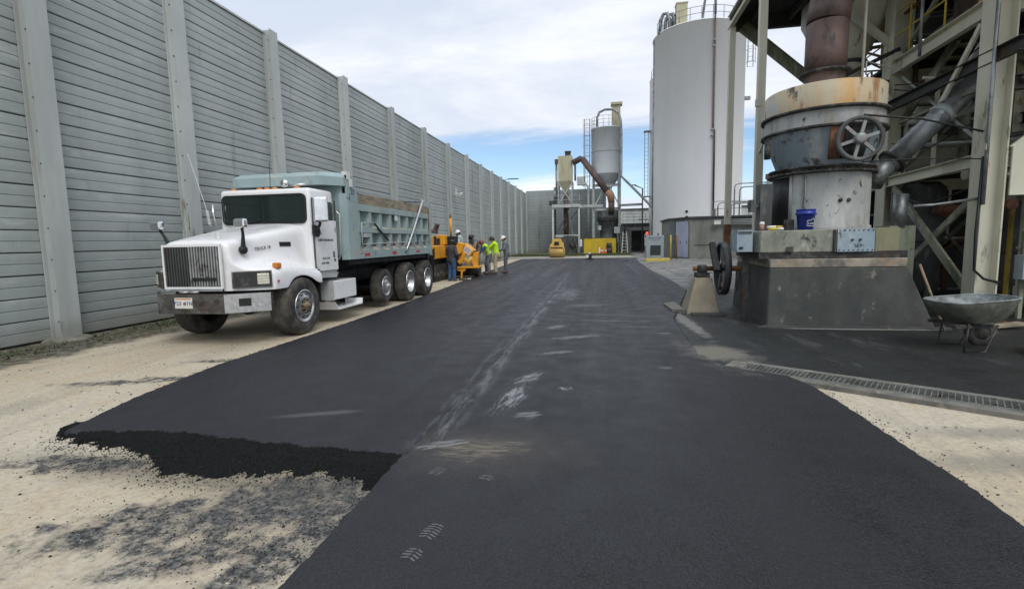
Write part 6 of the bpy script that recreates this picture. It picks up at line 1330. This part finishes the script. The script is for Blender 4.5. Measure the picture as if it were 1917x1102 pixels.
# tilted screed end box with its white notice
rt = Matrix.Rotation(R(38), 3, 'Y')
eb = pp(MB().box((-5.52, 20.55, 1.22), (.52, .5, .34), rt, .04), 'screed_end_box', 'paver_yellow')
MB().box(Vector((-5.52, 20.55, 1.22)) + rt @ Vector((.03, -.256, .0)), (.34, .006, .26), rt).build('notice', 'sticker', eb)
for k in range(4): MB().box(Vector((-5.52, 20.55, 1.22)) + rt @ Vector((.03, -.262, .08 - k * .05)), (.26, .003, .012), rt).build('notice_line', 'ink_blue', eb)
pp(MB().tube([(-5.85, 20.4, 1.0), (-5.5, 20.42, .70), (-5.35, 20.45, .92)], .12, 14), 'auger_tube', 'roller_yellow')
pp(MB().prism([(-5.95, .75), (-5.7, 1.15), (-5.55, 1.1), (-5.72, .72), (-5.85, .62)], 20.25, 20.33, 'y'), 'lift_arm', 'paver_yellow', .01)
pp(MB().prism([(-5.25, 1.1), (-5.02, 1.15), (-5.1, .5), (-5.28, .5), (-5.35, .8)], 20.35, 20.45, 'y'), 'lift_arm', 'paver_yellow', .01)
pp(MB().b2((-5.92, 20.15, .47), (-4.98, 20.75, .53)), 'step_plate', 'paver_yellow')
pp(MB().prism([(-5.95, .47), (-5.55, .47), (-5.6, .36), (-5.72, .3), (-5.74, .05), (-5.80, .05), (-5.78, .32), (-5.95, .38)], 20.2, 20.27, 'y'), 'step_bracket', 'paver_yellow')
pp(MB().b2((-8.6, 20.9, .08), (-5.2, 21.5, .45)), 'screed', 'mill_dark', .02); pp(MB().b2((-8.4, 21.5, .35), (-5.4, 21.95, .42)), 'screed_walkway', 'black')
pp(MB().tube([(-5.45, 21.0, .45), (-5.35, 21.0, 1.35), (-5.3, 21.0, 1.55)], .05, 10), 'control_post', 'duct_orange')
pp(MB().b2((-6.3, 20.05, .5), (-5.95, 20.9, 1.3)), 'hydraulic_tank', 'black')
t = thing('hose_coil', 'dark hose and rag lying on the sand beside the paver step', 'hose', (-5.4, 19.6, 0))
MB().tube([(-5.7 + .3 * k / 20 * 1.6 + .05 * math.sin(k), 19.5 + .12 * math.cos(k * .8), .03) for k in range(22)], .022, 6).build('hose', 'black', t); MB().box((-5.25, 19.55, .05), (.16, .1, .08), .3, .02).build('rag', 'steel_pale', t)

# ================================================================== small twin drum roller
rl = thing('drum_roller', 'small yellow twin drum roller facing the viewer at the far end', 'roller', (-3.78, 44.5, .03))
for yy in (43.9, 45.4): MB().lathe([(0, -.6), (.40, -.6), (.42, -.57), (.42, .57), (.40, .6), (0, .6)], (-3.78, yy, .45), (1, 0, 0), 32).build('drum', 'drum_steel', rl)
MB().prism([(-4.38, .80), (-3.18, .80), (-3.2, 1.18), (-3.35, 1.3), (-3.4, 1.62), (-3.55, 1.70), (-4.0, 1.70), (-4.15, 1.62), (-4.2, 1.3), (-4.36, 1.18)], 43.75, 44.7, 'y').build('front_hood', 'roller_yellow', rl)
MB().prism([(-4.3, .80), (-3.25, .80), (-3.35, 1.4), (-4.2, 1.4)], 44.9, 45.9, 'y').build('rear_body', 'roller_yellow', rl)
MB().b2((-3.98, 43.73, 1.1), (-3.58, 43.76, 1.42)).build('grille', 'black', rl); MB().b2((-4.3, 43.70, .86), (-3.26, 43.74, .93)).build('lamp_recess', 'black', rl)
for s_ in (-1, 1):
    MB().b2((-3.78 + s_ * .62, 43.6, .35), (-3.78 + s_ * .66, 44.3, .9)).build('drum_yoke', 'roller_yellow', rl)
    MB().lathe([(.05, 0), (.05, .02), (0, .02)], (-3.78 + s_ * .33, 43.72, .895), (0, -1, 0), 10, False).build('lamp', 'lens', rl)
MB().b2((-4.05, 44.7, 1.2), (-3.5, 45.2, 1.35)).build('seat', 'black', rl)

# plate compactor
t = thing('plate_compactor', 'small plate compactor left standing on the asphalt at the far end', 'compactor', (-.8, 38.0, .066))
MB().prism([(-1.05, .066), (-.6, .066), (-.5, .16), (-1.15, .16)], 37.75, 38.25, 'y').build('base_plate', 'mill_dark', t)
MB().b2((-1.05, 37.8, .17), (-.65, 38.2, .48), .03).build('engine', 'black', t); MB().lathe([(.13, 0), (.13, .05), (0, .05)], (-.98, 37.78, .30), (0, -1, 0), 16, False).build('recoil_starter', 'white_plastic', t)
MB().b2((-.9, 37.85, .48), (-.72, 38.1, .58), .02).build('fuel_tank', 'sticker', t)
for s_ in (-1, 1): MB().tube([(-.7, 38 + s_ * .18, .2), (-.5, 38 + s_ * .2, .55), (-.35, 38 + s_ * .2, .6)], .016, 6).build('handle_bar', 'wood_handle', t)
tag(MB().tube([(1.35 + .5 * k / 12, 34.2 + .1 * math.sin(k * 1.1), .06) for k in range(13)], .02, 5).build('strap', 'black'), 'thin black strap lying on the asphalt near the grey cabinet', 'strap')

# ================================================================== people
def person(label, base, heading, H, lean, hands, shirt, trouser, hat, hat_brim=1.0, skin='skin', vest=None, stance=.11, step=0.0, sleeve=None, knee=.02, head_dip=.15, beard=False):
    hd = R(heading); F = Vector((math.cos(hd), math.sin(hd), 0)); S = Vector((-math.sin(hd), math.cos(hd), 0)); U = Vector((0, 0, 1)); B = Vector(base)
    k = H / 1.78
    def P(f, s, u): return B + (F * f + S * s + U * u) * k
    t = thing('person', label, 'person', base, 'road crew')
    L = Vector((math.sin(lean), 0, math.cos(lean)))
    hip = Vector((-.10 * math.sin(lean) * 2, 0, .93))
    def T(d, s=0.0, fwd=0.0): v = hip + L * d; return P(v.x + fwd * math.cos(lean), s, v.z - fwd * math.sin(lean))
    pel, waist, chest, neck = T(0), T(.18), T(.38), T(.53)
    nl = lean + head_dip; nd = Vector((math.sin(nl), 0, math.cos(nl))); v = hip + L * .50
    head = P(v.x + nd.x * .17, 0, v.z + nd.z * .17); hup = (F * nd.x + U * nd.z).normalized(); hf = (F * nd.z - U * nd.x).normalized()
    shs = [T(.46, s_ * .19) for s_ in (1, -1)]
    hps = [P(hip.x, s_ * .09, hip.z - .02) for s_ in (1, -1)]
    ank = [P(step * s_, s_ * stance, .09) for s_ in (1, -1)]; kn = [hps[i].lerp(ank[i], .5) + F * (knee + .03) * k for i in (0, 1)]
    toe = [ank[i] + (F * .17 + S * (.03 if i == 0 else -.03)) * k - U * .045 * k for i in (0, 1)]
    hnd = [P(*h) for h in hands]; elb = []
    for i in (0, 1):
        m_ = shs[i].lerp(hnd[i], .5); dd = (hnd[i] - shs[i]); ln = dd.length; half = .29 * k
        off = math.sqrt(max(0, half * half - (ln / 2) ** 2)); pd = (S * (.5 if i == 0 else -.5) - U * .8 - F * .35); pd = pd - dd * (pd.dot(dd) / max(1e-6, dd.length_squared)); elb.append(m_ + pd.normalized() * off)
    wr = [hnd[i] + (elb[i] - hnd[i]).normalized() * .06 * k for i in (0, 1)]
    def cap(mb, pts, rs):
        pts = [Vector(p) for p in pts]; mb.tube(pts, [r_ * k for r_ in rs], 12)
        for p, r_ in zip(pts, rs): mb.sph(p, r_ * k * .995, 12, 8)
    def finish(mb, nm, m, vox, it=6):
        o = mb.build(nm, m, t); md = o.modifiers.new('remesh', 'REMESH'); md.mode = 'VOXEL'; md.voxel_size = vox; md.use_smooth_shade = True
        sm = o.modifiers.new('smooth', 'SMOOTH'); sm.iterations = it; sm.factor = .5; return o
    c = MB()
    cap(c, [pel, waist, chest, T(.46), neck], [.135, .125, .15, .10, .055]); cap(c, [neck, head - hup * .05 * k], [.055, .06])
    c.sph(head, .10 * k, 16, 12, (.92, .92, 1.15)); c.sph(head + hf * .03 * k - hup * .05 * k, .07 * k, 12, 10)
    cap(c, [head + hf * .085 * k, head + hf * .115 * k - hup * .03 * k], [.012, .018])
    for s_ in (1, -1): c.sph(head + S * s_ * .095 * k - hf * .01 * k, .028 * k, 8, 6, (.6, .6, 1))
    for i in (0, 1):
        cap(c, [chest, shs[i], elb[i], wr[i]], [.09, .062, .045, .03]); cap(c, [wr[i], hnd[i] + (hnd[i] - wr[i]) * .4], [.032, .038])
        fd = (hnd[i] - wr[i]).normalized(); sd_ = S
        for j, (o_, l_) in enumerate(((-.027, .075), (-.009, .085), (.009, .08), (.026, .065))):
            a = hnd[i] + fd * .05 * k + sd_ * o_ * k; cap(c, [a, a + fd * l_ * .55 * k, a + (fd * l_ * .85 - U * .022) * k], [.011, .0105, .009])
        a = hnd[i] + sd_ * (.034 if i else -.034) * k; cap(c, [a, a + (fd * .035 - sd_ * (.03 if i == 0 else -.03)) * k, a + (fd * .065 - sd_ * (.03 if i == 0 else -.03)) * k], [.014, .012, .010])
        cap(c, [pel, hps[i], kn[i], ank[i]], [.12, .09, .06, .042]); cap(c, [ank[i] - U * .03 * k, toe[i]], [.045, .036])
    finish(c, 'body', skin, .014)
    c = MB(); cap(c, [T(-.06), waist, chest, T(.46)], [.155, .15, .172, .125])
    for s_ in (1, -1): cap(c, [T(-.02, s_ * .05), T(.2, s_ * .055), T(.38, s_ * .07)], [.13, .125, .14])
    for i in (0, 1):
        if not vest or not sleeve: cap(c, [chest, shs[i], elb[i], wr[i]], [.11, .088, .066, .05])
        else: cap(c, [chest, shs[i]], [.11, .085])
    finish(c, 'shirt' if not vest else 'vest', shirt, .018)
    if sleeve:
        for i in (0, 1): c = MB(); cap(c, [shs[i], elb[i], wr[i]], [.078, .064, .05]); finish(c, 'sleeve', sleeve, .018)
    c = MB()
    for i in (0, 1): cap(c, [pel, hps[i], kn[i], ank[i]], [.145, .118, .088, .076])
    finish(c, 'trousers', trouser, .018)
    for i in (0, 1): c = MB(); cap(c, [ank[i] + U * .02 * k, ank[i] - U * .03 * k, toe[i]], [.06, .062, .05]); finish(c, 'boot', 'boot', .015)
    hc = head + hup * .035 * k
    ho = MB().lathe([(0, .125 * k), (.06 * k, .115 * k), (.105 * k, .07 * k), (.122 * k, .012 * k), (.124 * k, 0), (.150 * k * hat_brim, -.012 * k), (.152 * k * hat_brim, -.006 * k), (.122 * k, .01 * k)], hc, hup, 24).sph(hc + hf * .10 * k - hup * .008 * k, .075 * k, 12, 6, (1, 1, .12)).build('hard_hat', hat, t)
    for s_ in (1, -1): MB().sph(head + hf * .09 * k + S * s_ * .034 * k + hup * .005 * k, .012 * k, 8, 6).build('eye', 'ink', t)
    MB().sph(head + hf * .093 * k - hup * .065 * k, .022 * k, 8, 6, (1, 1, .35)).build('mouth', 'red_lens' if not beard else 'hair', t)
    if beard: MB().sph(head + hf * .045 * k - hup * .075 * k, .068 * k, 10, 8).build('beard', 'hair', t)
    MB().sph(head - hf * .02 * k + hup * .0 * k, .103 * k, 12, 10, (.95, .95, .9)).build('hair', 'hair', t)
    if vest == 'hivis':
        for d_ in (.05, .22): c = MB().lathe([(.18 * k, -.022 * k), (.185 * k, 0), (.18 * k, .022 * k)], T(d_), L.x * F + L.z * U, 24).build('reflective_band', 'reflective', t)
    return t
person('person in dark vest and blue jeans seen from behind beside the paver', (-5.88, 19.2, 0), 75, 1.70, .04, ((.28, .12, 1.02), (.24, -.20, .98)), 'vest_dark', 'denim', 'hat_black', .95, 'skin_dark', 'dark', sleeve='sleeve_grey', head_dip=.35)
person('person in white hard hat and pale shirt standing on the far side of the paver', (-6.22, 21.75, .42), 200, 1.72, .12, ((.35, .15, 1.0), (.35, -.15, 1.0)), 'shirt_pale', 'work_grey', 'hat_white', 1.0, 'skin', head_dip=.2, beard=True)
person('person in black hat leaning over behind the paver end box', (-5.62, 22.2, .42), 250, 1.68, .75, ((.55, .12, .75), (.55, -.12, .78)), 'work_grey', 'trouser_grey', 'hat_black', 1.1, 'skin', head_dip=.1)
person('person in dark red hard hat and yellow vest with blue sleeves bending forward', (-5.20, 22.7, .066), 215, 1.72, .55, ((.50, -.02, .90), (.62, -.35, 1.1)), 'hivis', 'trouser_grey', 'hat_red', 1.0, 'skin', 'hivis', sleeve='sleeve_blue', stance=.14, knee=.06, head_dip=.25)
person('person in bright yellow long sleeved shirt, black hat and khaki trousers', (-4.84, 22.85, .066), 190, 1.78, .20, ((.55, .05, 1.0), (.50, -.12, .92)), 'hivis', 'khaki', 'hat_black', 1.15, 'skin', stance=.10, head_dip=.3)
person('person in grey work clothes and white hard hat at the right of the crew', (-4.42, 23.3, .066), 195, 1.80, .12, ((.36, .12, 1.05), (.36, -.12, 1.0)), 'work_grey', 'trouser_grey', 'hat_white', 1.05, 'skin', stance=.12, head_dip=.35)
for k, (xx, yy, lb) in enumerate(((-5.05, 22.2, 'long handled asphalt rake leaning up behind the bending worker'),)):
    t = thing('asphalt_rake', lb, 'rake', (xx, yy, .066)); MB().tube([(xx, yy + .5, .09), (xx - .05, yy + .3, 2.1)], .016, 6).build('handle', 'wood_handle', t); MB().box((xx, yy + .5, .10), (.6, .06, .06)).build('head', 'steel_dark', t)
